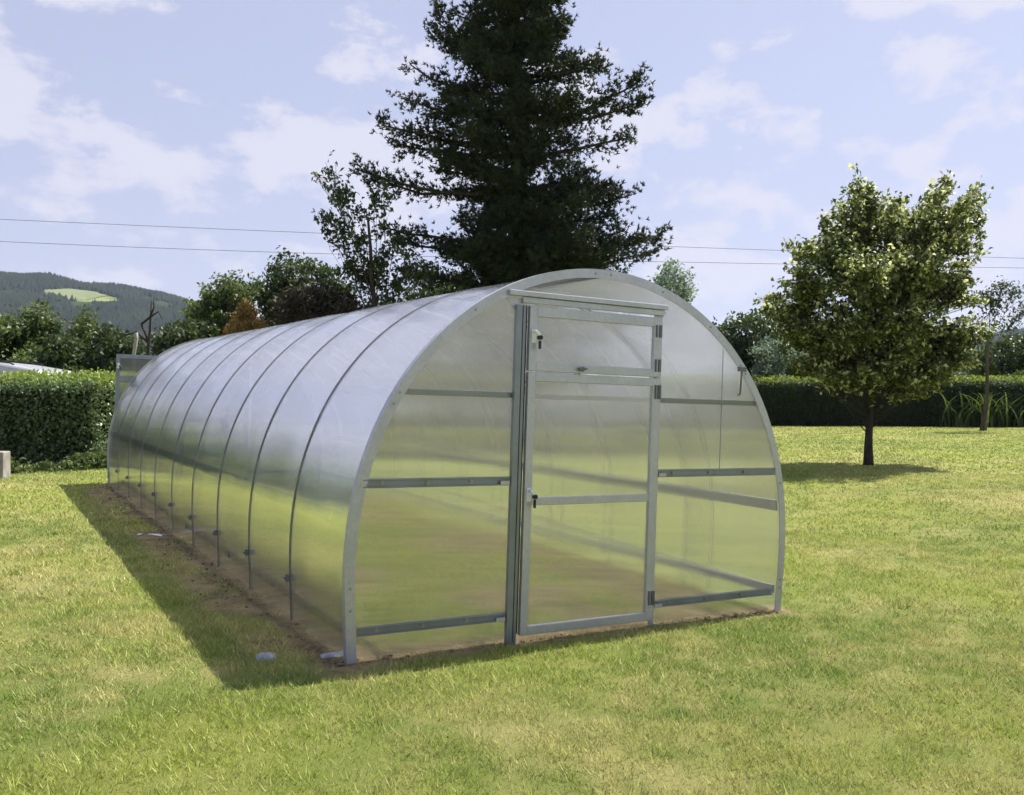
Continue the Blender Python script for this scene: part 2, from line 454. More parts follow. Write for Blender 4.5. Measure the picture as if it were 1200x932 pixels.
def front_frame(y, s, rear=False):
    """End wall: posts, lintel, girts and sheets. s = -1 looks out of the front, +1 out of the rear."""
    sgn = s
    def Y(d): return y + sgn * d
    def bx(mb, x0, x1, d0, d1, z0, z1):
        mb.box((x0, min(Y(d0), Y(d1)), z0), (x1, max(Y(d0), Y(d1)), z1)); return mb
    XL, XR = -.56, .42
    # sheets
    sh = end_sheet([-1.61, -1.59, -1.5, -1.4, -1.2, -1.0, -.8, XL], Y(0), .03)
    sh2 = end_sheet([XR + .02, .6, .8, 1.0, 1.2, 1.4, 1.5, 1.59, 1.61], Y(0), .03)
    end_sheet(span(XL, XR + .02, 9), Y(0), 2.03)
    # door posts: left one a double profile with a dark seal
    mb = MB(); bx(mb, -.645, -.605, 0.004, .034, .0, 2.0); bx(mb, -.598, -.578, .004, .030, .0, 2.0)
    bx(mb, -.605, -.598, .004, .012, .0, 2.0)
    p1 = mb.build('door_post', M['girt_steel'], ROOT, bevel=.003)
    mb = MB(); bx(mb, -.5765, -.561, -.01, .012, .06, 2.0); mb.build('seal', M['black_rubber'], p1)
    mb = MB(); bx(mb, XR + .004, XR + .040, .004, .020, .0, 2.0)
    mb.build('door_post', M['steel'], ROOT, bevel=.003)
    # lintel
    mb = MB(); bx(mb, -.70, .485, .004, .044, 2.052, 2.083); bx(mb, -.60, .47, .004, .028, 2.014, 2.050)
    lt = mb.build('lintel', M['steel'], ROOT, bevel=.003)
    for x0, x1, d in ((-.70, -.60, 1), (.40, .50, -1)):
        mb = MB(); v = [(x0, Y(.003), 2.043), (x1, Y(.003), 2.043), ((x1 if d > 0 else x0), Y(.003), 1.90)]
        v += [(a, Y(.007), c) for a, b, c in v]
        mb.add(v, [(0,1,2),(5,4,3),(0,3,4,1),(1,4,5,2),(2,5,3,0)])
        mb.build('bracket', M['steel'], lt)
    # girts with screws
    for x0, x1, z in ((-1.555, -.647, .965), (.464, 1.525, .995), (-1.56, -.647, .168), (.464, 1.53, .148)):
        mb = MB()
        if x0 < 0: tilt = 0
        bx(mb, x0, x1, .003, .007, z - .026, z + .026)
        bx(mb, x0, x1, .003, .020, z + .0165, z + .022); bx(mb, x0, x1, .003, .020, z - .022, z - .0165)
        gt = mb.build('girt', M['girt_steel'], ROOT, bevel=.001)
        for u in (.12, .42, .72):
            sc = MB(); xx = x0 + (x1 - x0) * u
            sc.cyl((xx, Y(.006), z), (xx, Y(.011), z), .014, n=12); sc.cyl((xx, Y(.011), z), (xx, Y(.018), z), .007, n=6)
            sc.build('screw', M['bolt'], gt)
        e = MB(); xe = x1 - .035 if x0 < 0 else x0 + .03
        e.box((xe - .03, min(Y(.021), Y(.026)), z - .02), (xe + .03, max(Y(.021), Y(.026)), z + .002))
        e.build('bracket', M['steel'], gt)
    # tie bars behind the sheet
    for x0, x1 in ((-1.36, -.60), (.44, 1.335)):
        mb = MB(); bx(mb, x0, x1, -.030, -.006, 1.452, 1.487); mb.build('tie_bar', M['girt_steel'], ROOT, bevel=.002)
    return Y, XL, XR
front_frame(-.014, -1)
front_frame(LEN + .004, 1, True)

# doors
def make_door(hinge_at, y, outward, mirror, open_deg, steel='steel'):
    """Door built around its hinge edge: x runs 0 .. -W away from the hinge, outside face towards -y."""
    W = .985; z0, z1 = .055, 1.998; B = .052; SPL = 1.612
    d = bpy.data.objects.new('door', None); col.objects.link(d); d.parent = ROOT
    d.location = (hinge_at, y, 0); d.rotation_euler = (0, 0, open_deg)
    def frame(mb, za, zb, t=.03, b=B, btop=None):
        btop = btop or b
        mb.box((-W, -t, za), (-W + b, 0, zb)); mb.box((-b, -t, za), (0, 0, zb))
        mb.box((-W + b, -t, za), (-b, 0, za + b)); mb.box((-W + b, -t, zb - btop), (-b, 0, zb))
        return mb
    fr = frame(MB(), z0, SPL - .004)
    fr.box((-W + B, -.028, .82), (-B, -.002, .868))
    fr.build('door_frame', M[steel], d, bevel=.003)
    def pane(za, zb, nm='pane', par=d):
        xs = np.linspace(-W + B - .008, -B + .008, 9); zs = np.linspace(za, zb, 13); V = []
        for zz in zs:
            for x in xs: V.append((x, -.012 + .003 * math.sin(zz * 5 + x * 4), zz))
        ii = np.arange(9 * 13).reshape(13, 9)
        q = np.stack([ii[:-1, :-1], ii[:-1, 1:], ii[1:, 1:], ii[1:, :-1]], -1).reshape(-1, 4)
        return np_mesh(nm, V, q, M['sheet_x'], par, smooth=True)
    pane(z0 + .03, .83); pane(.86, SPL - .03)
    vt = frame(MB(), SPL + .004, z1, btop=.060).build('vent_sash', M[steel], d, bevel=.003)
    pane(SPL + .03, z1 - .03, 'vent_pane', d)
    for zz in (.20, 1.52):
        hb = MB(); hb.box((-.034, -.038, zz - .045), (-.026, -.0305, zz + .045)); hb.box((-.012, -.038, zz - .045), (.006, -.0305, zz + .045))
        hb.cyl((.004, -.038, zz - .045), (.004, -.038, zz + .045), .007)
        hb.build('hinge', M['dark_steel'], d)
    for zz in (1.91, 1.69):
        hb = MB(); hb.box((-.038, -.038, zz - .04), (-.030, -.0305, zz + .04)); hb.box((-.012, -.038, zz - .04), (.006, -.0305, zz + .04))
        hb.build('vent_hinge', M['dark_steel'], vt)
    for zz, par in ((.865, d), (1.80, d)):
        hd = MB()
        hd.box((-W + .012, -.036, zz - .02), (-W + .042, -.0305, zz + .06))
        hd.cyl((-W + .027, -.034, zz + .045), (-W + .027, -.070, zz + .045), .010)
        hd.bar((-W + .020, -.066, zz + .05), (-W + .062, -.066, zz + .005), .016, .018, (0, -1, 0))
        hh = hd.build('handle', M['white_metal'], par, bevel=.002)
        k = MB(); k.cyl((-W + .046, -.06, zz + .012), (-W + .046, -.084, zz + .012), .014)
        k.bar((-W + .052, -.062, zz - .006), (-W + .052, -.062, zz - .055), .012, .012, (0, -1, 0))
        k.build('latch', M['black_rubber'], hh)
    kb = MB(); kb.cyl((-W * .62, -.03, SPL + .028), (-W * .62, -.05, SPL + .028), .012, .016); kb.bar((-W * .62 - .03, -.048, SPL + .028), (-W * .62 + .03, -.048, SPL + .032), .014, .012)
    kb.build('knob', M['dark_steel'], vt)
    return d
make_door(.425, -.030, -1, False, 0)
rear = make_door(-.57, LEN + .040, 1, False, 0, 'girt_steel'); rear['label'] = 'rear door swung wide open against the end wall'; rear.scale = (1, 1, .965)

# purlins along the inside, with bolts, and the ridge
def purlin(phi, off=-.016, w=.012, h=.075):
    a = arch_pt(phi, off); b = arch_pt(phi, off - .02)
    up = (a[1] - b[1] == 0 and (0, 0, 1)) or None
    tg = arch_pt(phi + .01) - arch_pt(phi - .01); tg /= np.linalg.norm(tg)
    mb = MB(); mb.bar((a[0], .02, a[1]), (a[0], LEN - .03, a[1]), w, h, (tg[0], 0, tg[1]))
    o = mb.build('purlin', M['shaded_steel'] if phi <= 0 else M['steel'], ROOT)  # left side and ridge take the steel with painted shade
    for k in range(NB):
        for u in (.34, .67):
            yy = (k + u) * SP
            c = arch_pt(phi, -.004)
            MB().bar((a[0], yy, a[1]), (c[0], yy, c[1]), .016, .05, (tg[0], 0, tg[1])).build('bolt', M['dark_steel'], o)
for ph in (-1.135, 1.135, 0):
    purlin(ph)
# low base rails
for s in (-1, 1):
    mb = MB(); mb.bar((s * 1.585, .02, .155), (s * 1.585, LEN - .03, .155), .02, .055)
    o = mb.build('base_rail', M['shaded_steel'] if s < 0 else M['steel'], ROOT)  # left rail has its shade painted in by the darker steel
    for k in range(NB):
        for u in (.34, .67): MB().box((s * 1.602 - .006, (k + u) * SP - .008, .13), (s * 1.602 + .006, (k + u) * SP + .008, .185)).build('bolt', M['dark_steel'], o)
mb = MB(); mb.bar((-1.34, SP + .03, 1.47), (1.34, SP + .03, 1.47), .03, .035); mb.build('tie_bar', M['steel'], ROOT)
# slanting vent stays under the roof, and the loose gate hook on the right
mb = MB(); mb.bar((-1.05, 2.0 * SP, 1.74), (-.35, 2.0 * SP, 1.45), .02, .03); mb.build('brace', M['steel'], ROOT)
mb = MB(); a = arch_pt(.60, -.03)
mb.box((1.135, -.046, 1.685), (1.20, -.024, 1.715)); mb.bar((1.165, -.036, 1.70), (1.155, -.036, 1.53), .008, .010, (0, 1, 0)); mb.bar((1.155, -.036, 1.532), (1.135, -.036, 1.522), .008, .010, (0, 1, 0))
mb.build('hook', M['dark_steel'], ROOT)
mb = MB(); mb.box((.995, -.0285, 1.02), (.9985, -.0245, 1.83)); mb.build('sheet_joint', M['girt_steel'], ROOT)

# ------------------------------------------------------------------ leaves and trees
def frames(n, up_bias=.0):
    """n random unit triples (a, b) for leaf planes."""
    v = rng.normal(size=(n, 3)); v[:, 2] += up_bias; v /= np.linalg.norm(v, axis=1, keepdims=True)
    r = rng.normal(size=(n, 3)); a = np.cross(v, r); a /= np.linalg.norm(a, axis=1, keepdims=True)
    return a, np.cross(v, a), v

def leaf_quads(C, L, W, up=.6, droop=.25):
    """Rhombic, slightly folded leaves around centres C: returns verts (n*4) and quads."""
    n = len(C); a, b, v = frames(n, up)
    L = (L * rng.uniform(.6, 1.35, n))[:, None]; W = (W * rng.uniform(.6, 1.3, n))[:, None]
    V = np.empty((n, 4, 3), np.float32)
    V[:, 0] = C - a * L * .5; V[:, 1] = C + b * W * .5 + v * W * .15; V[:, 2] = C + a * L * .5 - np.array([0, 0, 1]) * L * droop; V[:, 3] = C - b * W * .5 + v * W * .15
    return V.reshape(-1, 3), np.arange(n * 4).reshape(-1, 4)

def leaf_attrs(n, per=4, clump=None):
    r = rng.random(n) if clump is None else np.clip(.65 * clump + .35 * rng.random(n), 0, 1)
    return {'rnd': np.repeat(r, per), 'rnd2': np.repeat(rng.random(n), per)}

def crook(a, b, n=6, amp=.08, sag=0.0):
    a = np.array(a, float); b = np.array(b, float); L = np.linalg.norm(b - a)
    t = np.linspace(0, 1, n)[:, None]
    p = a + (b - a) * t
    w = np.cumsum(rng.normal(size=(n, 3)), 0) * amp * L / n; w -= t * w[-1]; w[0] = 0
    p = p + w; p[:, 2] -= sag * L * (np.sin(np.pi * t[:, 0]))
    return p

def clump_tree(name, label, cat, base, clumps, trunk_r, leaf_mat_, nleaf, leaf=(.1, .07), bark_=None, group=None, trunk_top=None,
               lean=(0, 0), cluster=.35, twig=5, up=.6, edge=False, limb_from=(.35, .95), trunk_r_top=.25, shell=.55, limbr=.35, per=90, rise=0):
    """Tree grown towards leaf masses: clumps = [(dx, dy, z, rx, rz)] around the base, z above ground."""
    t = thing(name, label, cat, base, group=group)
    bark_ = bark_ or M['bark']
    H = trunk_top or max(c[2] for c in clumps)
    tp = crook((0, 0, -.15), (lean[0], lean[1], H), 8, .05)
    tr = MB(); tr.tube(tp, list(np.linspace(trunk_r, trunk_r * trunk_r_top, 8) * np.array([1.35, 1.08] + [1] * 6)), 9)
    tr.build('trunk', bark_, t, smooth=True)
    br = MB(); C = []; CL = []
    vol = sum(c[3] ** 2 * c[4] for c in clumps)
    for (dx, dy, z, rx, rz) in clumps:
        f = rng.uniform(*limb_from); 
        zz = min(H * .95, max(.2 * H, z * f)); i = zz / H * 7; k = int(min(6, i)); st = tp[k] + (tp[k+1] - tp[k]) * (i - k)
        c = np.array([dx, dy, z])
        lp = crook(st, c, 6, .12)
        lr = max(.012, trunk_r * limbr * min(1, (rx / 1.2)))
        br.tube(lp, list(np.linspace(lr, lr * .35, 6)), 6)
        nl = int(nleaf * rx ** 2 * rz / vol)
        nt = max(twig, int(nl / per))
        for _ in range(nt):
            u = rng.normal(size=3); u /= np.linalg.norm(u); rr = rng.uniform(shell, 1.0) if rng.random() < .8 else rng.uniform(.1, shell)
            e = c + u * np.array([rx, rx, rz]) * rr + np.array([0, 0, rise])
            s0 = lp[rng.integers(2, 6)]
            if rng.random() < .75: br.tube(crook(s0, e, 4, .12), list(np.linspace(lr * .32, .004, 4)), 4)
            m = max(3, int(nl / nt))
            along = rng.uniform(.55, 1.08, m)[:, None]
            pts = s0 + (e - s0) * along + rng.normal(size=(m, 3)) * cluster * np.array([.5, .5, .38])
            C.append(pts); CL.append(np.full(m, rng.random()))
    br.build('branches', bark_, t, smooth=True)
    C = np.concatenate(C); CL = np.concatenate(CL); n = len(C)
    if not edge:
        V, Q = leaf_quads(C, leaf[0], leaf[1], up)
        np_mesh('crown', V, Q, leaf_mat_, t, attrs=leaf_attrs(n, 4, CL))
    else:
        # broad leaves with a pale margin: an outer rim and a green middle
        V, Q = leaf_quads(C, leaf[0], leaf[1], up)
        V = V.reshape(n, 4, 3); ctr = V.mean(1, keepdims=True)
        inn = ctr + (V - ctr) * rng.uniform(.55, .95, (n, 1, 1))
        al = np.concatenate([V, inn], 1).reshape(-1, 3); b = np.arange(n)[:, None] * 8
        Q = np.concatenate([b + np.array([4, 5, 6, 7])] + [b + np.array([k, (k+1) % 4, 4 + (k+1) % 4, 4 + k]) for k in range(4)])
        ea = np.tile(np.array([1.0] * 4 + [0.0] * 4), n)
        # hard colour border: split vertices between rim and middle
        mid = inn.reshape(-1, 3); rimV = al
        V2 = np.concatenate([rimV, mid]); o2 = len(rimV)
        Qm = (np.arange(n)[:, None] * 4 + np.arange(4)) + o2
        Q = np.concatenate([Q[n:], Qm])
        at = leaf_attrs(n, 8, CL); at2 = {k: np.concatenate([v, np.repeat(v[::8], 4)]) for k, v in at.items()}
        at2['edge'] = np.concatenate([np.ones(n * 8), np.zeros(n * 4)])
        np_mesh('crown', V2, Q, leaf_mat_, t, attrs=at2)
    return t

def px_clumps(base, d, items):
    """Leaf masses given as they appear from the lawn: (px, py, radius in px, depth offset in m, flatness)."""
    out = []
    for px, py, r, dd, fl in items:
        p = P(px, py, d + dd); rr = r / F * (d + dd)
        out.append((p[0] - base[0], p[1] - base[1], p[2] - base[2], rr, rr * fl))
    return out

M['leaf_mid'] = leaf_mat('mid_green_leaves', (.018, .032, .013), (.072, .100, .032), trans=.28)
M['leaf_light'] = leaf_mat('light_green_leaves', (.030, .050, .016), (.125, .165, .050), trans=.32)
M['leaf_dark'] = leaf_mat('dark_green_leaves', (.016, .032, .010), (.045, .075, .020))
M['leaf_grey'] = leaf_mat('grey_green_leaves', (.10, .14, .095), (.19, .24, .17))
M['leaf_rust'] = leaf_mat('rust_brown_leaves', (.13, .075, .022), (.26, .165, .050), trans=.25)
M['leaf_copper'] = leaf_mat('dark_copper_leaves', (.024, .019, .013), (.050, .040, .024), trans=.2)
M['leaf_hedge'] = leaf_mat('hedge_leaves', (.022, .040, .014), (.18, .25, .11), rough=.36, trans=.25, young=(.24, .30, .07))  # last colour is the sunlight painted onto the hedge top
M['leaf_maple'] = leaf_mat('cream_edged_maple_leaves', (.030, .047, .014), (.125, .155, .042), dry=((.50, .52, .26), .68), trans=.35)
M['needle'] = leaf_mat('pine_needles', (.009, .016, .009), (.040, .054, .022), trans=.15)
M['leaf_yew'] = leaf_mat('dark_hedge_leaves', (.007, .014, .005), (.045, .075, .014), rough=.6, trans=.4, young=(.20, .25, .045))  # last colour paints a sunlit band along the top of the dark hedge
M['hedge_core'] = simple('hedge_inner_twigs', (.012, .016, .009), .95)

# variegated maple on the right
b = on_ground(1018, 545); d = b[1]
it = [(1010,266,34,0,.9),(985,304,40,-.4,.8),(1050,262,32,.3,.8),(1112,276,28,.2,1.0),(1008,240,15,0,1.5),(1092,268,20,-.3,1.2),(960,300,20,.2,.8),
      (926,366,32,-.3,.55),(904,366,20,.1,.6),(935,392,30,-.5,.55),(948,335,36,-.9,.6),(1010,330,50,-1.2,.7),(1070,320,48,-.8,.7),(1105,340,42,.5,.7),(1000,380,46,-1.0,.6),(960,400,30,-.2,.6),
      (1060,380,50,-1.0,.6),(1110,395,36,0,.6),(1122,420,24,.3,.5),(1000,422,36,.6,.5),(1050,424,42,-.6,.5),(992,450,22,-.4,.5),(1060,444,26,.2,.5),(1040,350,50,1.1,.8),(1000,300,38,1.1,.9),(1080,290,36,1,.9),(1085,436,32,.6,.5),(1020,438,34,-.9,.5),(982,440,32,.3,.45),(1062,444,32,-.4,.45),(1092,438,34,-.2,.5),(1112,424,36,-.3,.5),(954,428,28,-.2,.5),(936,402,30,.3,.5),(1126,398,34,-.2,.6)]
for px, py in ((893,354),(906,350),(922,346),(926,318),(922,294),(938,288),(956,294),(966,262),(984,246),(1000,226),(1006,214),(1016,220),(1028,238),(1046,238),(1056,240),(1062,256),(1082,250),(1092,236),(1100,226),(1110,218),(1106,244),(1124,246),(1133,236),(1140,226),(1150,228),(1143,250),(1146,266),(1144,284),(1140,304),(1144,332),(1148,358),(1156,380),(1146,398),(1130,420),(1112,438),(1104,456),(1082,462),(1066,464),(1046,468),(1024,462),(1000,460),(978,456),(962,458),(968,440),(958,420),(932,402),(916,386),(902,370)):
    it.append((px, py, rng.uniform(8, 13), rng.uniform(-.6, .6), 1.5 if py < 300 else .7))
    it.append((px * .86 + 1030 * .14, py * .86 + 345 * .14, rng.uniform(10, 16), rng.uniform(-1.3, 1.3), 1.3 if py < 300 else .6))
clump_tree('maple_tree', 'variegated maple with cream edged leaves and short dark trunk on the open lawn', 'tree', b, px_clumps(b, d, it), .085, M['leaf_maple'], 70000, (.098, .072), M['bark_dark'], trunk_top=3.6, cluster=.13, up=1.0, lean=(.12, 0), shell=.35, per=42, rise=.06)

# sparse young tree right
b = on_ground(1152, 505); d = b[1]
it = [(1160,350,16,0,1.2),(1175,335,13,0,1.2),(1150,345,12,.3,1.2),(1190,340,14,-.3,1.2),(1168,380,14,.4,1),(1192,372,14,0,1),(1145,375,10,-.3,1),(1205,360,14,0,1)]
clump_tree('young_tree', 'thin young tree with sparse twigs beside the right hedge', 'tree', b, px_clumps(b, d, it), .11, M['leaf_mid'], 1500, (.12, .08), M['bark'], trunk_top=3.4, cluster=.3, twig=16, shell=.2, lean=(.2, 0))

# pine
def pine():
    d = 27.0; bx = P(612, 0, d)[0]; base = np.array([bx, d, float(ground_z(bx, d))])
    t = thing('pine_tree', 'tall dark pine with drooping needle boughs rising behind the greenhouse', 'tree', base)
    s = d / F
    top = CAMZ + (HOR + 150) * s - base[2]
    tp = crook((0, 0, -.2), (-.1, 0, top), 10, .02)
    MB().tube(tp, list(np.linspace(.42, .05, 10)), 12).build('trunk', M['bark_dark'], t, smooth=True)
    # outline as seen from the lawn: py, left px, right px
    env = np.array([(-150,606,618),(-90,570,650),(-40,548,668),(0,530,676),(25,512,686),(60,506,700),(85,500,720),(108,470,752),(125,476,748),(150,466,728),(165,480,742),(190,500,716),(210,520,700),(225,520,735),(245,514,742),(262,508,756),(282,502,774),(300,500,772),(325,512,762),(350,530,745)], float)
    br = MB(); T = []; D = []; G = []
    def bough(st, en, r, dens, drop=.0):
        lp = crook(st, en, 7, .10, drop)
        br.tube(lp, list(np.linspace(r, r * .25, 7)), 5)
        L = np.linalg.norm(en - st); dirn = (en - st) / max(L, 1e-6)
        n = int(dens * L)
        for _ in range(n):
            u = rng.uniform(.10, 1.0) ** .7; i = u * 6; k = int(min(5, i)); q = lp[k] + (lp[k+1] - lp[k]) * (i - k)
            side = rng.normal(size=3) * np.array([1, 1, .45]); side -= dirn * side.dot(dirn); side /= np.linalg.norm(side)
            ll = rng.uniform(.2, .85) * (1.15 - .6 * u) * min(1, L / 2)
            e = q + (dirn * .75 + side * .8 + np.array([0, 0, .12])) * ll
            if rng.random() < .5: br.tube([q, (q + e) / 2 + rng.normal(size=3) * .04, e], [r * .22, r * .15, .006], 4)
            g = rng.random(); m = rng.integers(5, 9)
            for w in np.linspace(.45, 1.05, m):
                T.append(q + (e - q) * w + rng.normal(size=3) * .09); D.append(dirn * .5 + side * .5 + np.array([0, 0, .5])); G.append(g)
    z = 1.9
    while z < top - .3:
        py = HOR - (z + base[2] - CAMZ) / s
        l = 612 - np.interp(py, env[:, 0], env[:, 1]); r_ = np.interp(py, env[:, 0], env[:, 2]) - 612
        for k in range(rng.integers(7, 10)):
            az = rng.uniform(0, 2 * np.pi); cx = math.cos(az)
            ext = (r_ if cx > 0 else l) * s * (.93 if abs(cx) > .3 else .8)
            lat = abs(cx); L = ext * (.55 + .45 * lat) * rng.uniform(.55, 1.0) * (1 if lat > .5 else .85)
            i = z / top * 9; kk = int(min(8, i)); st = tp[kk] + (tp[kk+1] - tp[kk]) * (i - kk)
            rise = rng.uniform(-.02, .30) * L
            en = st + np.array([cx * L, math.sin(az) * L, rise * .6])
            bough(st, en, .03 + .012 * L, 13.5, drop=.05)
            if k % 2 == 0:      # short leafy shoots close round the trunk
                a2 = rng.uniform(np.pi, 2 * np.pi); l2 = rng.uniform(.5, .9) * min(1.7, .45 * (l + r_) * s)
                bough(st, st + np.array([math.cos(a2) * l2, math.sin(a2) * l2, rng.uniform(-.1, .5)]), .02, 9)
        z += rng.uniform(.10, .16) if rng.random() < .5 else rng.uniform(.40, .62)
    # long arms standing clear of the crown on the left and right
    for py0, px1, py1 in ((218,424,204),(210,436,214),(272,446,268),(276,470,284),(160,450,152),(176,470,172),(128,468,110),(112,482,78),(60,512,22),(150,748,104),(130,752,118),(176,738,158),(232,742,226),(290,774,276),(305,770,292),(85,700,72),(326,500,322),(318,470,318)):
        z0 = CAMZ + (HOR - py0 - 12) * s - base[2]
        en = np.array([(px1 - 612) * s, rng.uniform(-.8, .8), CAMZ + (HOR - py1) * s - base[2]])
        lp_d = 7 if px1 < 460 else 11
        st = np.array([0, 0, z0]); 
        bough(st, en, .085, lp_d, drop=.06)
    br.build('branches', M['bark_dark'], t, smooth=True)
    T = np.array(T); D = np.array(D); D /= np.linalg.norm(D, axis=1, keepdims=True); G = np.array(G)
    K = 9; n = len(T)
    Tn = np.repeat(T, K, 0); dn = np.repeat(D, K, 0) + rng.normal(size=(n * K, 3)) * .75; dn /= np.linalg.norm(dn, axis=1, keepdims=True)
    ln = rng.uniform(.08, .16, (n * K, 1)); sd = np.cross(dn, rng.normal(size=(n * K, 3))); sd /= np.linalg.norm(sd, axis=1, keepdims=True)
    V = np.empty((n * K, 3, 3), np.float32); V[:, 0] = Tn - sd * .020; V[:, 1] = Tn + sd * .020; V[:, 2] = Tn + dn * ln
    g = np.repeat(np.clip(.6 * G + .4 * rng.random(n), 0, 1), K * 3)
    np_mesh('crown', V.reshape(-1, 3), np.arange(n * K * 3).reshape(-1, 3), M['needle'], t, attrs={'rnd': g, 'rnd2': g})
    print('pine tufts', n)
pine()

# sparse ash tree left of the pine
d = 25.0; bx = P(457, 0, d)[0]; b = np.array([bx, d, float(ground_z(bx, d))])
it = [(388,200,13,0,1),(372,205,9,.3,1),(400,222,15,-.3,.9),(386,258,17,.2,.8),(402,268,16,0,.8),(376,252,9,0,.9),(420,245,12,.3,1),(418,280,16,-.4,.8),(440,232,14,.4,.9),(454,222,12,.2,.9),(468,280,12,.3,.9),(446,300,18,0,.8),(430,318,20,.4,.8),(478,300,14,-.2,.8),(490,320,16,0,.8),(410,310,16,.2,.8),(460,330,20,.2,.7),(505,310,12,.3,.7),(393,232,10,0,1)]
clump_tree('ash_tree', 'slender ash with bare stems and sparse leaf tufts left of the pine', 'tree', b, px_clumps(b, d, it), .13, M['leaf_mid'], 2700, (.15, .085), M['bark_dark'], trunk_top=6.2, cluster=.17, twig=9, shell=.3, lean=(-.6, 0), limb_from=(.35, .7))

# trees along the left and behind the greenhouse
GRP = 'leafy trees behind the garden hedges'
def massed(label, d, items, mat, nleaf=9000, leaf=(.16, .10), name='broadleaf_tree', cat='tree', cl=.30, shell=.45, bark_=None, dense=1.0):
    """Tree whose leaf masses are given as seen from the lawn; filled out in depth and down to the trunk."""
    px0 = np.mean([i[0] for i in items]); bx = P(px0, 0, d)[0]; base = np.array([bx, d, float(ground_z(bx, d))])
    it = []
    for px, py, r in items:
        it.append((px, py, r, rng.uniform(-.5, .5), .85))
        it.append((px + rng.uniform(-.4, .4) * r, py + .25 * r, r * .9, rng.uniform(.6, 1.6), .85))
        it.append((px + rng.uniform(-.4, .4) * r, py + .35 * r, r * .85, -rng.uniform(.5, 1.2), .85))
    c = px_clumps(base, d, it); top = max(q[2] for q in c)
    return clump_tree(name, label, cat, base, c, max(.06, top * .02), mat, int(nleaf * dense), leaf, bark_ or M['bark'], trunk_top=top * .8, cluster=cl, group=GRP, shell=shell)
LL, LM, LD = M['leaf_light'], M['leaf_mid'], M['leaf_dark']
massed('bright green bushy tree at the far left edge above the van', 30, [(0,392,26),(10,378,16),(-22,396,40),(16,418,28),(-10,430,30)], LL)
massed('rounded tree with sunny yellow green top above the clipped left hedge', 31, [(44,372,20),(46,357,9),(30,396,24),(60,392,20),(44,425,32)], LL)
massed('narrow tree with a pointed leader between two rounded crowns on the left', 31, [(100,374,12),(101,361,6),(92,396,20),(112,398,20),(100,425,30)], LL)
massed('low dark broadleaf tree just behind the left end of the hedge', 27, [(74,412,24),(60,428,26),(88,430,26)], LM)
massed('mid green spreading tree left of the dead snag', 28, [(135,398,16),(150,404,16),(124,394,13),(140,425,30)], LM)
massed('mid green tree right of the dead snag', 29, [(205,390,14),(226,384,14),(192,400,16),(210,418,30),(240,398,22)], LM)
massed('grey green domed tree rising left of the tall trees', 32, [(264,330,15),(250,346,18),(280,340,17),(240,362,20),(265,368,30),(235,385,22),(300,332,13),(270,395,34)], LL, 13000)
massed('tall leafy tree whose crown nearly touches the lower wire', 33, [(340,304,13),(358,308,14),(326,318,15),(345,332,28),(315,342,20),(382,322,16),(392,342,24),(350,365,40)], LM, 15000)
massed('small rust brown conifer like bush in front of green trees', 24, [(288,374,19),(275,382,13),(303,380,13),(290,358,9),(290,395,24)], M['leaf_rust'], 11000, (.085, .045), 'rust_bush', 'bush', .18)
massed('broad dark copper leaved tree left of the ash', 26, [(350,348,22),(385,350,26),(412,358,22),(335,364,18),(370,378,36),(426,366,16),(400,385,34)], M['leaf_copper'], 16000, (.13, .085), 'copper_tree', 'tree', .28)
massed('pale round tree peeping out right of the pine', 36, [(784,312,11),(800,322,12),(775,326,13),(804,338,10),(790,342,18),(782,368,20),(798,392,22),(785,415,20)], M['leaf_grey'], 6500, cl=.3)
massed('dark bushy tree between greenhouse and maple', 44, [(846,386,14),(862,376,12),(880,374,13),(898,380,16),(860,402,22),(842,408,20),(885,405,24),(862,428,24)], LM, 10000, (.2, .13), cl=.45)
massed('silvery willow like shrub above the dark hedge', 42, [(895,408,13),(915,403,11),(932,410,11),(905,428,18)], M['leaf_grey'], 5200, (.2, .07), 'willow_shrub', 'shrub', .3)
massed('dark tree partly hidden by the left side of the maple', 46, [(925,376,16),(950,386,22),(975,396,28),(945,420,28),(915,402,22)], LD, 10000, (.22, .14), cl=.5)
massed('dark tree behind the trunk of the maple', 47, [(1020,400,30),(1060,395,32),(1095,410,30),(1040,430,34)], LD, 9000, (.22, .14), cl=.5)
massed('grey green bush at the far right edge beyond the young tree', 48, [(1166,412,18),(1190,402,18),(1215,404,28),(1180,432,26),(1150,424,20),(1205,428,26)], LM, 10000, (.2, .13), cl=.45)
massed('bright green low shrub behind the right end of the hedge', 42.5, [(1188,446,12),(1208,440,14),(1130,452,9)], LL, 3600, (.18, .10), 'low_shrub', 'shrub', .25)
massed('dark tree rising behind the greenhouse roof left of the pine', 34, [(505,338,18),(530,330,22),(480,352,18),(545,350,30),(500,375,34)], LD, 9000, cl=.35)
massed('dark tree behind the greenhouse roof right of the pine', 35, [(680,330,26),(720,335,26),(700,365,36),(745,345,20)], LD, 8000, cl=.35)
massed('dark low tree behind the greenhouse under the ash', 31, [(440,358,14),(462,362,18),(430,380,26),(470,395,34)], LD, 7000, cl=.3)

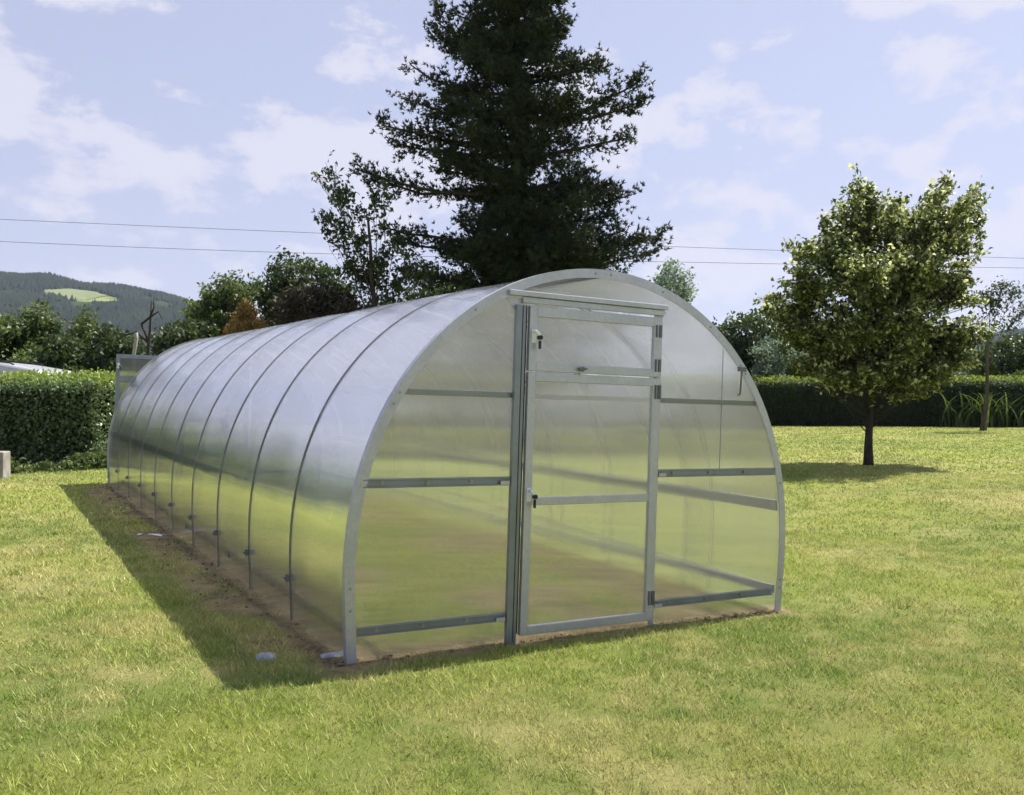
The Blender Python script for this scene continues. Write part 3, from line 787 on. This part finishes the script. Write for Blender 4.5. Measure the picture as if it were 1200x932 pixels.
# dead snag
d = 25.0; bx = P(172, 0, d)[0]; b = np.array([bx, d, float(ground_z(bx, d))])
t = thing('dead_tree', 'leafless dead snag with a broken forked bough among the left trees', 'tree', b)
mb = MB()
def q(px, py, dd=0): return P(px, py, d + dd) - b
mb.tube([q(172, 470), q(173, 420), q(176, 385), q(178, 352)], [.07, .05, .035, .012], 7); mb.build('trunk', M['bark_dark'], t, smooth=True)
mb = MB(); mb.tube([q(174, 402), q(160, 389), q(145, 394), q(134, 402)], [.035, .03, .02, .008], 6); mb.tube([q(166, 380), q(176, 372), q(186, 365), q(190, 374)], [.035, .03, .025, .008], 6); mb.tube([q(174, 400), q(166, 380)], [.03, .035], 6); mb.tube([q(176, 372), q(181, 360), q(180, 350)], [.03, .02, .008], 5)
mb.build('branches', M['bark_dark'], t, smooth=True)
bx = P(159, 0, 24)[0]; b2 = np.array([bx, 24, float(ground_z(bx, 24))])
t = thing('birch_stem', 'pale broken birch stem standing in front of the left trees', 'tree', b2)
mb = MB(); mb.tube([P(157, 470, 24) - b2, P(157, 416, 24) - b2, P(160, 397, 24) - b2, P(160.5, 390, 24) - b2], [.05, .045, .05, .03], 7); mb.build('trunk', M['bark_pale'], t, smooth=True)

# ------------------------------------------------------------------ hedges
def hedge(name, label, a, b, depth, h, n, leaf, seed, lm='leaf_hedge', group='clipped garden hedges', zb=0.0):
    """Clipped hedge from a to b (front face), depth away from the viewer, rounded top. One mesh: twiggy core and leaves."""
    a = np.array(a, float); b = np.array(b, float); L = np.linalg.norm(b - a); u = (b - a) / L; v = np.array([-u[1], u[0]])
    if v[1] < 0: v = -v
    nn = 60; prof = [(0, -.1), (0, h * .84), (.10 * depth, h * .91), (.28 * depth, h * .97), (.5 * depth, h), (.74 * depth, h * .97), (.92 * depth, h * .9), (depth, h * .82), (depth, -.1)]
    V = []; ns = len(prof)
    for i in range(nn + 1):
        s = L * i / nn; e = 1.0 if 0 < i < nn else .9
        for q, z in prof:
            o = (float(vnoise(np.array(s * 1.7), np.array(z * 2 + q), seed)) - .5) * .10
            p = a + u * s + v * (.06 + (depth - .12) * (.5 + (q / depth - .5) * e) + (o if 0 < q < depth else o * .6))
            V.append((p[0], p[1], float(ground_z(p[0], p[1])) + zb + z * e - .05 + o * .5))
    ii = np.arange((nn + 1) * ns).reshape(nn + 1, ns)
    Q = list(np.stack([ii[:-1, :-1], ii[1:, :-1], ii[1:, 1:], ii[:-1, 1:]], -1).reshape(-1, 4))
    nc = len(Q)
    # end caps as fans of quads
    for i in (0, nn):
        r = ii[i]
        for k in range(ns // 2): Q.append([r[k], r[k+1], r[ns-2-k], r[ns-1-k]])
    V = np.array(V); Q = np.array(Q); nc = len(Q)
    # leaves on front, top and both ends
    per = 2 * h * .8 + depth * 1.05; C = []
    s = rng.uniform(-.02, L + .02, n); w = rng.uniform(0, 1, n)
    fr = h * .8 / (h * .8 + depth * 1.1 + .25 * h * .8)
    cs = np.cumsum([np.hypot(prof[i+1][0] - prof[i][0], prof[i+1][1] - max(0, prof[i][1])) for i in range(ns - 1)]); cs = np.concatenate([[0], cs]) 
    tt = w * cs[-1] ; tt = np.where(rng.random(n) < .45, rng.uniform(0, cs[4], n), tt)
    qq = np.interp(tt, cs, [p[0] for p in prof]); zz = np.interp(tt, cs, [max(0, p[1]) for p in prof])
    ne = int(n * .16); pick = rng.random(n) < .18
    s = np.where(pick, np.where(rng.random(n) < .5, 0, L) + rng.normal(size=n) * .03, s)
    qq = np.where(pick, rng.uniform(0, depth, n), qq); zz = np.where(pick, rng.uniform(0, h, n) , zz)
    lump = fbm(s * 1.3, zz * 1.3 + qq, seed, 3)
    nx_, nz_ = (qq - depth / 2) / depth, np.clip((zz - h * .5) / h, 0, 1)
    out = rng.normal(size=n) * .055 + (lump - .5) * .14
    px_ = a[0] + u[0] * s + v[0] * (qq + np.sign(nx_) * out * (np.abs(nx_) > .4)); py_ = a[1] + u[1] * s + v[1] * (qq + np.sign(nx_) * out * (np.abs(nx_) > .4))
    pz_ = ground_z(px_, py_) + zb + zz + np.where(zz > h * .75, out, 0) + rng.normal(size=n) * .02
    shoots = (rng.random(n) < .02) & (zz > h * .93); pz_ = pz_ + np.where(shoots, rng.uniform(0, .10, n), 0)
    LV, LQ = leaf_quads(np.stack([px_, py_, pz_], -1), leaf[0], leaf[1], .15)
    at = leaf_attrs(n, 4, .5 * lump + .5 * rng.random(n))
    at['rnd'] = np.clip(at['rnd'] + np.repeat(sstep(.84, .95, zz / h) * .9, 4), 0, 1.6)   # sunlit look painted in: lighter leaf colour along the clipped top
    o = len(V)
    A = {k: np.concatenate([np.zeros(o), q]) for k, q in at.items()}
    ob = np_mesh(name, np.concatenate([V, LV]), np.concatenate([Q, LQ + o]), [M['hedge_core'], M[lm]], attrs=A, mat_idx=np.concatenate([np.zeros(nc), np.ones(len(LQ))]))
    return tag(ob, label, 'hedge', group)
e = on_ground(112, 545); w = on_ground(-200, 548)
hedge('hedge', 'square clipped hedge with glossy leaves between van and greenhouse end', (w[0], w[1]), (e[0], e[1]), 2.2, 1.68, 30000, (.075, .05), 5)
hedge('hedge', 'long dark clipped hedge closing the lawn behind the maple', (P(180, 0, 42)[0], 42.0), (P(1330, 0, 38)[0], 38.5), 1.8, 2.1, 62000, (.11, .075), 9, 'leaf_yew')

# strap leaved plant beside the young tree
b = on_ground(1146, 500); b[1] -= .3
n = 240; V = []; Q = []
for i in range(n):
    az = rng.uniform(0, 2 * np.pi); L = rng.uniform(1.1, 2.9); ox, oy = rng.normal(size=2) * np.array([.75, .3]); w = rng.uniform(.022, .055); pts = []
    for k in range(7):
        u = k / 6; r = L * (.25 * u + .50 * u * u); z = L * (1.15 * u - .62 * u * u); pts.append((ox + math.cos(az) * r, oy + math.sin(az) * r, z, w * (1 - u * .85)))
    o = len(V)
    for x, y, z, ww in pts: V += [(x - math.sin(az) * ww, y + math.cos(az) * ww, z), (x + math.sin(az) * ww, y - math.cos(az) * ww, z)]
    for k in range(6): Q.append((o + 2*k, o + 2*k + 1, o + 2*k + 3, o + 2*k + 2))
pl = np_mesh('strap_leaf_plant', V, Q, M['leaf_light'], smooth=True, attrs={'rnd': np.repeat(rng.random(n), 14), 'rnd2': np.repeat(rng.random(n), 14)})
pl.location = b; tag(pl, 'clump of arching strap shaped leaves in front of the dark hedge', 'plant')
# weeds along the foot of the left hedge
n = 5200; u = rng.random(n); c0 = on_ground(-60, 559); c1 = on_ground(150, 547)
x = c0[0] + (c1[0] - c0[0]) * u + rng.normal(size=n) * .1; y = c0[1] + (c1[1] - c0[1]) * u + rng.normal(size=n) * .22
hmp = fbm(x * 1.8, y * 1.8, 77, 3)
z = ground_z(x, y) + rng.random(n) * .30 * sstep(.35, .75, hmp + .38 * u * u)
V, Q = leaf_quads(np.stack([x, y, z], -1), .09, .035, .3)
wd = np_mesh('weeds', V, Q, M['leaf_light'], attrs=leaf_attrs(n, 4)); tag(wd, 'pale green weeds growing along the foot of the left hedge', 'weeds', kind='stuff')

# ------------------------------------------------------------------ van behind the hedge
M['van'] = simple('silver_van_paint', (.40, .41, .43), .28, .25, noise=.03, spec=.6)
M['glass'] = simple('dark_car_glass', (.012, .014, .017), .08, noise=.05, spec=.8)
M['rim'] = simple('alloy_rim', (.45, .46, .48), .3, .8)
M['lamp'] = simple('headlamp_lens', (.6, .62, .65), .1, spec=.8)
vb = np.array([P(-30, 0, 24)[0], 24.0, .12 + float(ground_z(-14, 24))])
van = thing('van', 'silver van parked behind the left hedge with only its roof showing', 'van', vb, R(176))
ROOFZ = P(0, 421, 24)[2] - vb[2]
k = ROOFZ / 1.95
prof = [(-2.45, .42), (-2.50, 1.0), (-2.44, 1.42), (-2.22, 1.68), (-1.3, 1.82), (.1, 1.95), (.75, 1.93), (1.15, 1.82), (1.85, 1.22), (2.40, 1.06), (2.52, .80), (2.50, .40)]
prof = [(x, z * k) for x, z in prof]
def loft(mb, prof, widths):
    v = []; f = []; n = len(prof)
    for yy, sc in widths:
        for x, z in prof:
            tw = 1 - .16 * max(0, (z / k - 1.0)) / .95
            v.append((x * sc, yy * tw, .38 * k + (z - .38 * k) * sc if sc < 1 else z))
    m = len(widths)
    for j in range(m - 1):
        for i in range(n):
            i2 = (i + 1) % n; f.append((j*n+i, j*n+i2, (j+1)*n+i2, (j+1)*n+i))
    f.append(tuple(range(n))[::-1]); f.append(tuple((m-1)*n+i for i in range(n)))
    return mb.add(v, f)
mb = loft(MB(), prof, [(-.95, .965), (-.90, .99), (-.80, 1.0), (0, 1.005), (.80, 1.0), (.90, .99), (.95, .965)])
mb.build('body', M['van'], van, smooth=False, bevel=.02)
for s in (-1, 1):
    def side(x0, x1, x2, x3, nm):
        mb = MB(); v = []
        for off in (.0, .02):
            for x, z in ((x0, 1.16), (x1, 1.16), (x2, 1.70), (x3, 1.70)):
                tw = 1 - .16 * max(0, z - 1.0) / .95
                v.append((x, s * ((.955) * tw + off - .012), z * k))
        mb.add(v, [(0,3,2,1),(4,5,6,7),(0,1,5,4),(1,2,6,5),(2,3,7,6),(3,0,4,7)]); mb.build(nm, M['glass'], van)
    side(-1.1, -.05, -.05, -.95, 'side_window'); side(.05, 1.55, .95, .05, 'side_window')
    mb = MB(); mb.tube([(-1.5, s * .66, 1.80 * k), (-1.4, s * .66, 1.84 * k), (-.4, s * .66, 1.93 * k), (.5, s * .66, 1.975 * k), (.6, s * .66, 1.93 * k)], [.02] * 5, 6); mb.build('roof_rail', M['black_rubber'], van)
    for xx in (-1.5, 1.55):
        mb = MB(); mb.cyl((xx, s * .78, .34), (xx, s * .98, .34), .34, n=24); wl = mb.build('wheel', M['black_rubber'], van, smooth=False)
        mb = MB(); mb.cyl((xx, s * .97, .34), (xx, s * .992, .34), .21, n=20); mb.build('rim', M['rim'], wl)
    mb = MB(); mb.box((2.36, s * .78 - .12, .82 * k), (2.54, s * .78 + .12, .98 * k)); mb.build('headlight', M['lamp'], van, bevel=.02)
mb = MB(); v = []
for off in (0.0, .02):
    for x, y_, z in ((1.84, -.72, 1.25), (1.84, .72, 1.25), (1.20, .66, 1.775), (1.20, -.66, 1.775)): v.append((x + off, y_, z * k + off))
mb.add(v, [(0,3,2,1),(4,5,6,7),(0,1,5,4),(1,2,6,5),(2,3,7,6),(3,0,4,7)]); mb.build('windscreen', M['glass'], van)

# ------------------------------------------------------------------ small things on the lawn
M['stone'] = simple('pale_concrete', (.27, .25, .22), .9, noise=.35, nscale=5, bump=.5)
b = on_ground(4, 560)
mb = MB(); mb.box((-.22, -.14, -.1), (.05, .14, .40)); ob = mb.build('concrete_block', M['stone'], bevel=.02); ob.location = b; ob.rotation_euler = (0, 0, .12)
tag(ob, 'stubby pale concrete block at the left edge before the hedge', 'block')
M['foil'] = simple('crumpled_silver_film', (.25, .27, .31), .35, .4, noise=.1)
def crumple(name, px, py, sx, sy, h, label, mat, rz=0.0, cat='litter'):
    b = on_ground(px, py); N = 16; V = []
    for j in range(N):
        for i in range(N):
            u, v = i / (N-1) * 2 - 1, j / (N-1) * 2 - 1; r = math.hypot(u, v)
            e = 1 - .25 * float(vnoise(np.array(math.atan2(v, u) * 2 + 9), np.array(1.0), 3))
            V.append((u * sx * e * .5, v * sy * e * .5, .006 + h * max(0, 1 - max(abs(u), abs(v)) ** 2) * (.92 + .16 * float(vnoise(np.array(u * 2.5 + px), np.array(v * 2.5), 7)))))
    n2 = len(V); V += [(x, y, -.004) for x, y, z in V]
    ii = np.arange(N * N).reshape(N, N); top = np.stack([ii[:-1,:-1], ii[:-1,1:], ii[1:,1:], ii[1:,:-1]], -1).reshape(-1, 4)
    ring = list(ii[0, :]) + list(ii[1:, -1]) + list(ii[-1, -2::-1]) + list(ii[-2:0:-1, 0])
    sd = np.array([[ring[(k+1) % len(ring)], ring[k], ring[k] + n2, ring[(k+1) % len(ring)] + n2] for k in range(len(ring))])
    o = np_mesh(name, V, np.concatenate([top, top[:, ::-1] + n2, sd]), mat); o.location = b; o.rotation_euler = (0, 0, rz)
    return tag(o, label, cat)
crumple('film_scrap', 310, 773, .125, .10, .028, 'crumpled silver film scrap lying on worn grass near the front corner', M['foil'], .2)
crumple('film_strip', 172, 628, .36, .10, .012, 'long flat whitish film strip lying beside the worn path', M['white_metal'], -.1)
crumple('film_wad', 386, 772, .15, .09, .022, 'torn grey film wad at the foot of the front corner post', M['foil'], .5)
# clods of dug soil along the wall foot
M['soil'] = simple('dug_soil', (.17, .125, .088), .98, noise=.4, nscale=20, bump=.7)
def clod(x, y, r, i):
    V = []; NU, NV = 10, 6
    for j in range(NV + 1):
        for k in range(NU):
            th = math.pi * j / NV; ph = 2 * math.pi * k / NU
            rr = r * (.7 + .7 * float(vnoise(np.array(math.cos(ph) * 2 + i * 5.1), np.array(th * 2 + math.sin(ph) * 2), 13)))
            V.append((rr * math.sin(th) * math.cos(ph) * 1.3, rr * math.sin(th) * math.sin(ph), rr * math.cos(th) * .7))
    ii = np.arange((NV + 1) * NU).reshape(NV + 1, NU)
    Q = np.stack([ii[:-1], ii[1:], np.roll(ii[1:], -1, 1), np.roll(ii[:-1], -1, 1)], -1).reshape(-1, 4)
    return np.array(V), Q
Vs = []; Qs = []; o = 0
for i in range(260):
    if i < 160: lx = -1.72 + rng.normal() * .09; ly = rng.uniform(-.05, 10.0)
    else: lx = rng.uniform(-1.7, 1.6); ly = -.03 + rng.normal() * .03
    wx = GT[0] + GM[0, 0] * lx + GM[0, 1] * ly; wy = GT[1] + GM[1, 0] * lx + GM[1, 1] * ly
    bump = 1.3 if (lx < -1.6 and abs(ly - round(ly)) < .14) else 1
    v, q_ = clod(0, 0, rng.uniform(.004, .010) * bump, i); v = v + np.array([wx, wy, float(ground_z(wx, wy)) + .01])
    Vs.append(v); Qs.append(q_ + o); o += len(v)
sc = np_mesh('soil_crumbs', np.concatenate(Vs), np.concatenate(Qs), M['soil'], smooth=True)
tag(sc, 'dark crumbs of dug soil heaped along the foot of the greenhouse walls', 'soil', kind='stuff')
# ------------------------------------------------------------------ overhead wires
M['wire'] = simple('overhead_cable', (.16, .16, .18), .6)
for (pts, dd, lab) in (([(-700,222), (0,256), (360,275), (800,289), (1200,303), (1900,322)], (52, 66), 'upper of two overhead cables crossing the sky behind the trees'),
                       ([(-700,234), (0,281), (320,300), (800,304), (1200,316), (1900,330)], (50, 64), 'lower of two overhead cables crossing the sky behind the trees')):
    pts = np.array(pts, float); cf = np.polyfit(pts[:, 0], pts[:, 1], 3)
    mb = MB(); xs = np.linspace(-700, 1900, 60); ln = []
    for x in xs:
        dpt = dd[0] + (dd[1] - dd[0]) * (x + 700) / 2600
        ln.append(P(x, np.polyval(cf, x), dpt))
    mb.tube(ln, [.016] * len(ln), 6); w = mb.build('overhead_wire', M['wire']); tag(w, lab, 'cable', 'overhead wires')

# ------------------------------------------------------------------ hills
def hill_z(x, y):
    th = x / np.maximum(y, 1) * F + 600           # bearing as seen from the garden
    rid = np.interp(th, [-900, -500, -200, 0, 60, 100, 140, 190, 235, 300, 400, 700, 950, 1080, 1190, 1350, 1800], [250, 262, 300, 322, 324, 334, 337, 346, 358, 376, 410, 440, 425, 402, 388, 360, 340])
    ridge = (HOR - rid) / F * 1500 - 8
    return ridge * sstep(650, 1500, y) * (1 - .5 * sstep(1600, 2600, y)) * (.97 + .06 * fbm(x / 90, y / 90, 4)) - 3 * (1 - sstep(450, 700, y))
hx = np.linspace(-2600, 2600, 220); hy = np.linspace(420, 2700, 110)
X, Y = np.meshgrid(hx, hy); Z = hill_z(X, Y)
def field_mask(x, y):
    z = hill_z(x, y); th = x / y * F + 600; py = HOR - (z - CAMZ) / y * F
    up = np.interp(th, [50, 80, 110, 140], [341, 339, 343, 353]); lo = np.interp(th, [50, 80, 110, 140], [348, 352, 353, 354])
    return (th > 50) & (th < 139) & (py > up) & (py < lo) & (y < 1500)
t = NT('hill_ground'); oo = t.obj()
t_ = t.mix(t.attr('field'), t.mix(t.noise(.02, 4, oo), (.020, .032, .016), (.045, .065, .025)), t.mix(t.noise(.03, 3, oo), (.17, .22, .08), (.24, .26, .11)))
M['hill'] = t.done(t.n('BsdfDiffuse', {0: t_}).outputs[0])
ny, nx = X.shape; idx = np.arange(nx * ny).reshape(ny, nx)
hl = np_mesh('hills', np.stack([X, Y, Z], -1).reshape(-1, 3), np.stack([idx[:-1, :-1], idx[:-1, 1:], idx[1:, 1:], idx[1:, :-1]], -1).reshape(-1, 4), M['hill'], smooth=True, attrs={'field': field_mask(X, Y).astype(float).ravel()})
tag(hl, kind='structure')
# pasture as its own sheet so its edge stays crisp
fx = np.linspace(-770, -560, 120); fy = np.linspace(900, 1500, 160); X, Y = np.meshgrid(fx, fy); mk = field_mask(X, Y)
Z = hill_z(X, Y) + 1.2; idx = np.arange(X.size).reshape(X.shape); qd = np.stack([idx[:-1, :-1], idx[:-1, 1:], idx[1:, 1:], idx[1:, :-1]], -1)[mk[:-1, :-1]]
t = NT('pasture'); pc = t.mix(t.noise(.03, 3, t.obj()), (.12, .15, .07), (.18, .195, .105)); M['pasture'] = t.done(t.n('BsdfDiffuse', {0: pc}).outputs[0])
pf = np_mesh('field', np.stack([X, Y, Z], -1).reshape(-1, 3), qd.reshape(-1, 4), M['pasture'], smooth=True); tag(pf, kind='structure')
# conifer wood on the hills
n = 110000; yy = rng.uniform(700, 1640, n); th = np.where(rng.random(n) < .75, rng.uniform(-480, 380, n), rng.uniform(1000, 1500, n)); xx = (th - 600) / F * yy
ok = ~(field_mask(xx, yy) | field_mask(xx, yy - 12) | (fbm(xx / 60, yy / 60, 88) < .37)); xx, yy = xx[ok], yy[ok]; n = len(xx)
zz = hill_z(xx, yy); hh = rng.uniform(5, 11, n) * (.7 + .6 * fbm(xx / 80, yy / 80, 66)); rr = hh * rng.uniform(.3, .45, n)
ang = np.linspace(0, 2*np.pi, 6)[:-1]
V = np.empty((n, 6, 3)); V[:, :5, 0] = xx[:, None] + np.cos(ang) * rr[:, None]; V[:, :5, 1] = yy[:, None] + np.sin(ang) * rr[:, None]; V[:, :5, 2] = zz[:, None] - .5; V[:, 5] = np.stack([xx, yy, zz + hh], -1)
b6 = np.arange(n)[:, None] * 6; Q = np.concatenate([b6 + np.array([k, (k+1) % 5, 5]) for k in range(5)])
tw = NT('distant_conifers'); M['wood'] = tw.done(tw.n('BsdfDiffuse', {0: tw.mix(tw.attr('rnd'), (.006, .009, .009), (.036, .044, .026))}).outputs[0])
wo = np_mesh('forest', V.reshape(-1, 3), Q, M['wood'], attrs={'rnd': np.repeat(np.clip(fbm(xx/50, yy/50, 9) * .7 + .3 * rng.random(n), 0, 1), 6), 'rnd2': np.zeros(n * 6)})
tag(wo, 'distant conifer wood covering the hill on the horizon', 'forest', kind='stuff')

# ------------------------------------------------------------------ air
t = NT('air'); pv = t.n('VolumePrincipled', {'Color': c3(.62, .76, 1.0), 'Density': .00009, 'Anisotropy': .2})
t.t.links.new(pv.outputs[0], t.out.inputs['Volume'])
E_ = 4000
tag(MB().box((-E_ - 900, -E_ - 900, -12), (E_ + 900, E_ + 900, 300)).build('haze', t.m), kind='stuff')
# ------------------------------------------------------------------ camera, light, sky
cam = bpy.data.cameras.new('camera'); co = bpy.data.objects.new('camera', cam); col.objects.link(co)
co.location = (0, 0, CAMZ); co.rotation_euler = (math.pi / 2 - math.atan(8 / F), 0, 0)
cam.sensor_width = 36; cam.lens = 36 * F / 1200; cam.clip_end = 8000; cam.clip_start = .05
scene.camera = co
SD = Vector(GM @ np.array([.62, .105, 1.0])).normalized()      # towards the sun
sun = bpy.data.lights.new('sun', 'SUN'); sun.energy = 5.0; sun.angle = R(.53); sun.color = (1, .955, .88)
sn = bpy.data.objects.new('sun', sun); col.objects.link(sn); sn.rotation_euler = SD.to_track_quat('Z', 'Y').to_euler(); sn.location = (20, 20, 40)
w = bpy.data.worlds.new('World'); scene.world = w; w.use_nodes = True; nt = w.node_tree; nt.nodes.clear()
def N(typ, **kw):
    nd = nt.nodes.new('ShaderNode' + typ)
    for k_, v_ in kw.items(): setattr(nd, k_, v_)
    return nd
lk = nt.links.new
CLOUD_A = (3.1, 1.7, 0.2); CLOUD_B = (.4, 5.2, .3)
sky = N('TexSky', sky_type='NISHITA', sun_disc=False); sky.sun_elevation = math.asin(SD.z); sky.sun_rotation = math.atan2(SD.x, SD.y)
sky.air_density = 1.0; sky.dust_density = 1.6; sky.ozone_density = 1.4; sky.altitude = 100
tc = N('TexCoord'); sep = N('SeparateXYZ'); lk(tc.outputs['Generated'], sep.inputs[0])
def mth(op, a, b=0.0, clamp=False):
    nd = N('Math', operation=op); nd.use_clamp = clamp
    for i, v_ in enumerate((a, b)):
        if isinstance(v_, bpy.types.NodeSocket): lk(v_, nd.inputs[i])
        else: nd.inputs[i].default_value = v_
    return nd.outputs[0]
def nz(scale, detail, rough, off, zs):
    mp = N('Mapping'); mp.inputs['Location'].default_value = off; mp.inputs['Scale'].default_value = (1, 1, zs); lk(tc.outputs['Generated'], mp.inputs[0])
    nd = N('TexNoise'); nd.inputs['Scale'].default_value = scale; nd.inputs['Detail'].default_value = detail; nd.inputs['Roughness'].default_value = rough
    nd.inputs['Distortion'].default_value = .15; lk(mp.outputs[0], nd.inputs['Vector']); return nd.outputs[0]
def rmp(x, a, b):
    nd = N('ValToRGB'); lk(x, nd.inputs[0]); nd.color_ramp.interpolation = 'EASE'; nd.color_ramp.elements[0].position = a; nd.color_ramp.elements[1].position = b; return nd.outputs[0]
def mixc(f, a, b):
    nd = N('Mix', data_type='RGBA')
    for i, v_ in ((0, f), (6, a), (7, b)):
        if isinstance(v_, bpy.types.NodeSocket): lk(v_, nd.inputs[i])
        else: nd.inputs[i].default_value = v_
    return nd.outputs[2]
cov = nz(3.6, 2, .5, CLOUD_A, 2.0); puff = nz(12.0, 10, .6, CLOUD_B, 1.7)
zz_ = sep.outputs[2]
def bell(c, w_):
    d_ = mth('DIVIDE', mth('SUBTRACT', zz_, c), w_); return mth('POWER', 2.718, mth('MULTIPLY', mth('MULTIPLY', d_, d_), -1.0))
bias = mth('ADD', mth('MULTIPLY', bell(.245, .075), .050), mth('MULTIPLY', bell(.47, .07), .055))
cl_ = rmp(mth('ADD', mth('ADD', mth('MULTIPLY', cov, .55), mth('MULTIPLY', puff, .45)), bias), .515, .58)
hi = mth('SUBTRACT', 1.0, rmp(zz_, .42, .85))      # haze veil thins out overhead
veil = mixc(mth('MULTIPLY', hi, .70), sky.outputs[0], (3.4, 3.5, 4.4, 1))
low = mth('SUBTRACT', 1.0, mth('MULTIPLY', mth('ABSOLUTE', sep.outputs[2]), 3.4), True)
veil = mixc(mth('MULTIPLY', low, .55), veil, (3.75, 3.8, 4.75, 1))
mx = N('Mix', data_type='RGBA'); lk(mth('MULTIPLY', mth('MULTIPLY', cl_, .8), hi), mx.inputs[0]); lk(veil, mx.inputs[6]); mx.inputs[7].default_value = (4.65, 4.65, 5.15, 1)
# slight lilac white balance of the day
tint = N('Mix', data_type='RGBA', blend_type='MULTIPLY'); tint.inputs[0].default_value = 1; lk(mx.outputs[2], tint.inputs[6]); tint.inputs[7].default_value = (1.0, .98, 1.02, 1)
bg = N('Background'); bg.inputs[1].default_value = .086; lk(tint.outputs[2], bg.inputs[0])
ow = N('OutputWorld'); lk(bg.outputs[0], ow.inputs[0])

vs = scene.view_settings; vs.view_transform = 'Standard'; vs.look = 'None'; vs.exposure = 1.0; vs.gamma = 1; vs.use_curve_mapping = False
cy = scene.cycles; cy.use_denoising = True
try: cy.denoiser = 'OPENIMAGEDENOISE'
except Exception: pass
cy.max_bounces = 14; cy.transparent_max_bounces = 32; cy.transmission_bounces = 12; cy.glossy_bounces = 4; cy.diffuse_bounces = 4
cy.sample_clamp_indirect = 4.0; cy.blur_glossy = .6
cy.use_adaptive_sampling = True; cy.adaptive_threshold = .015
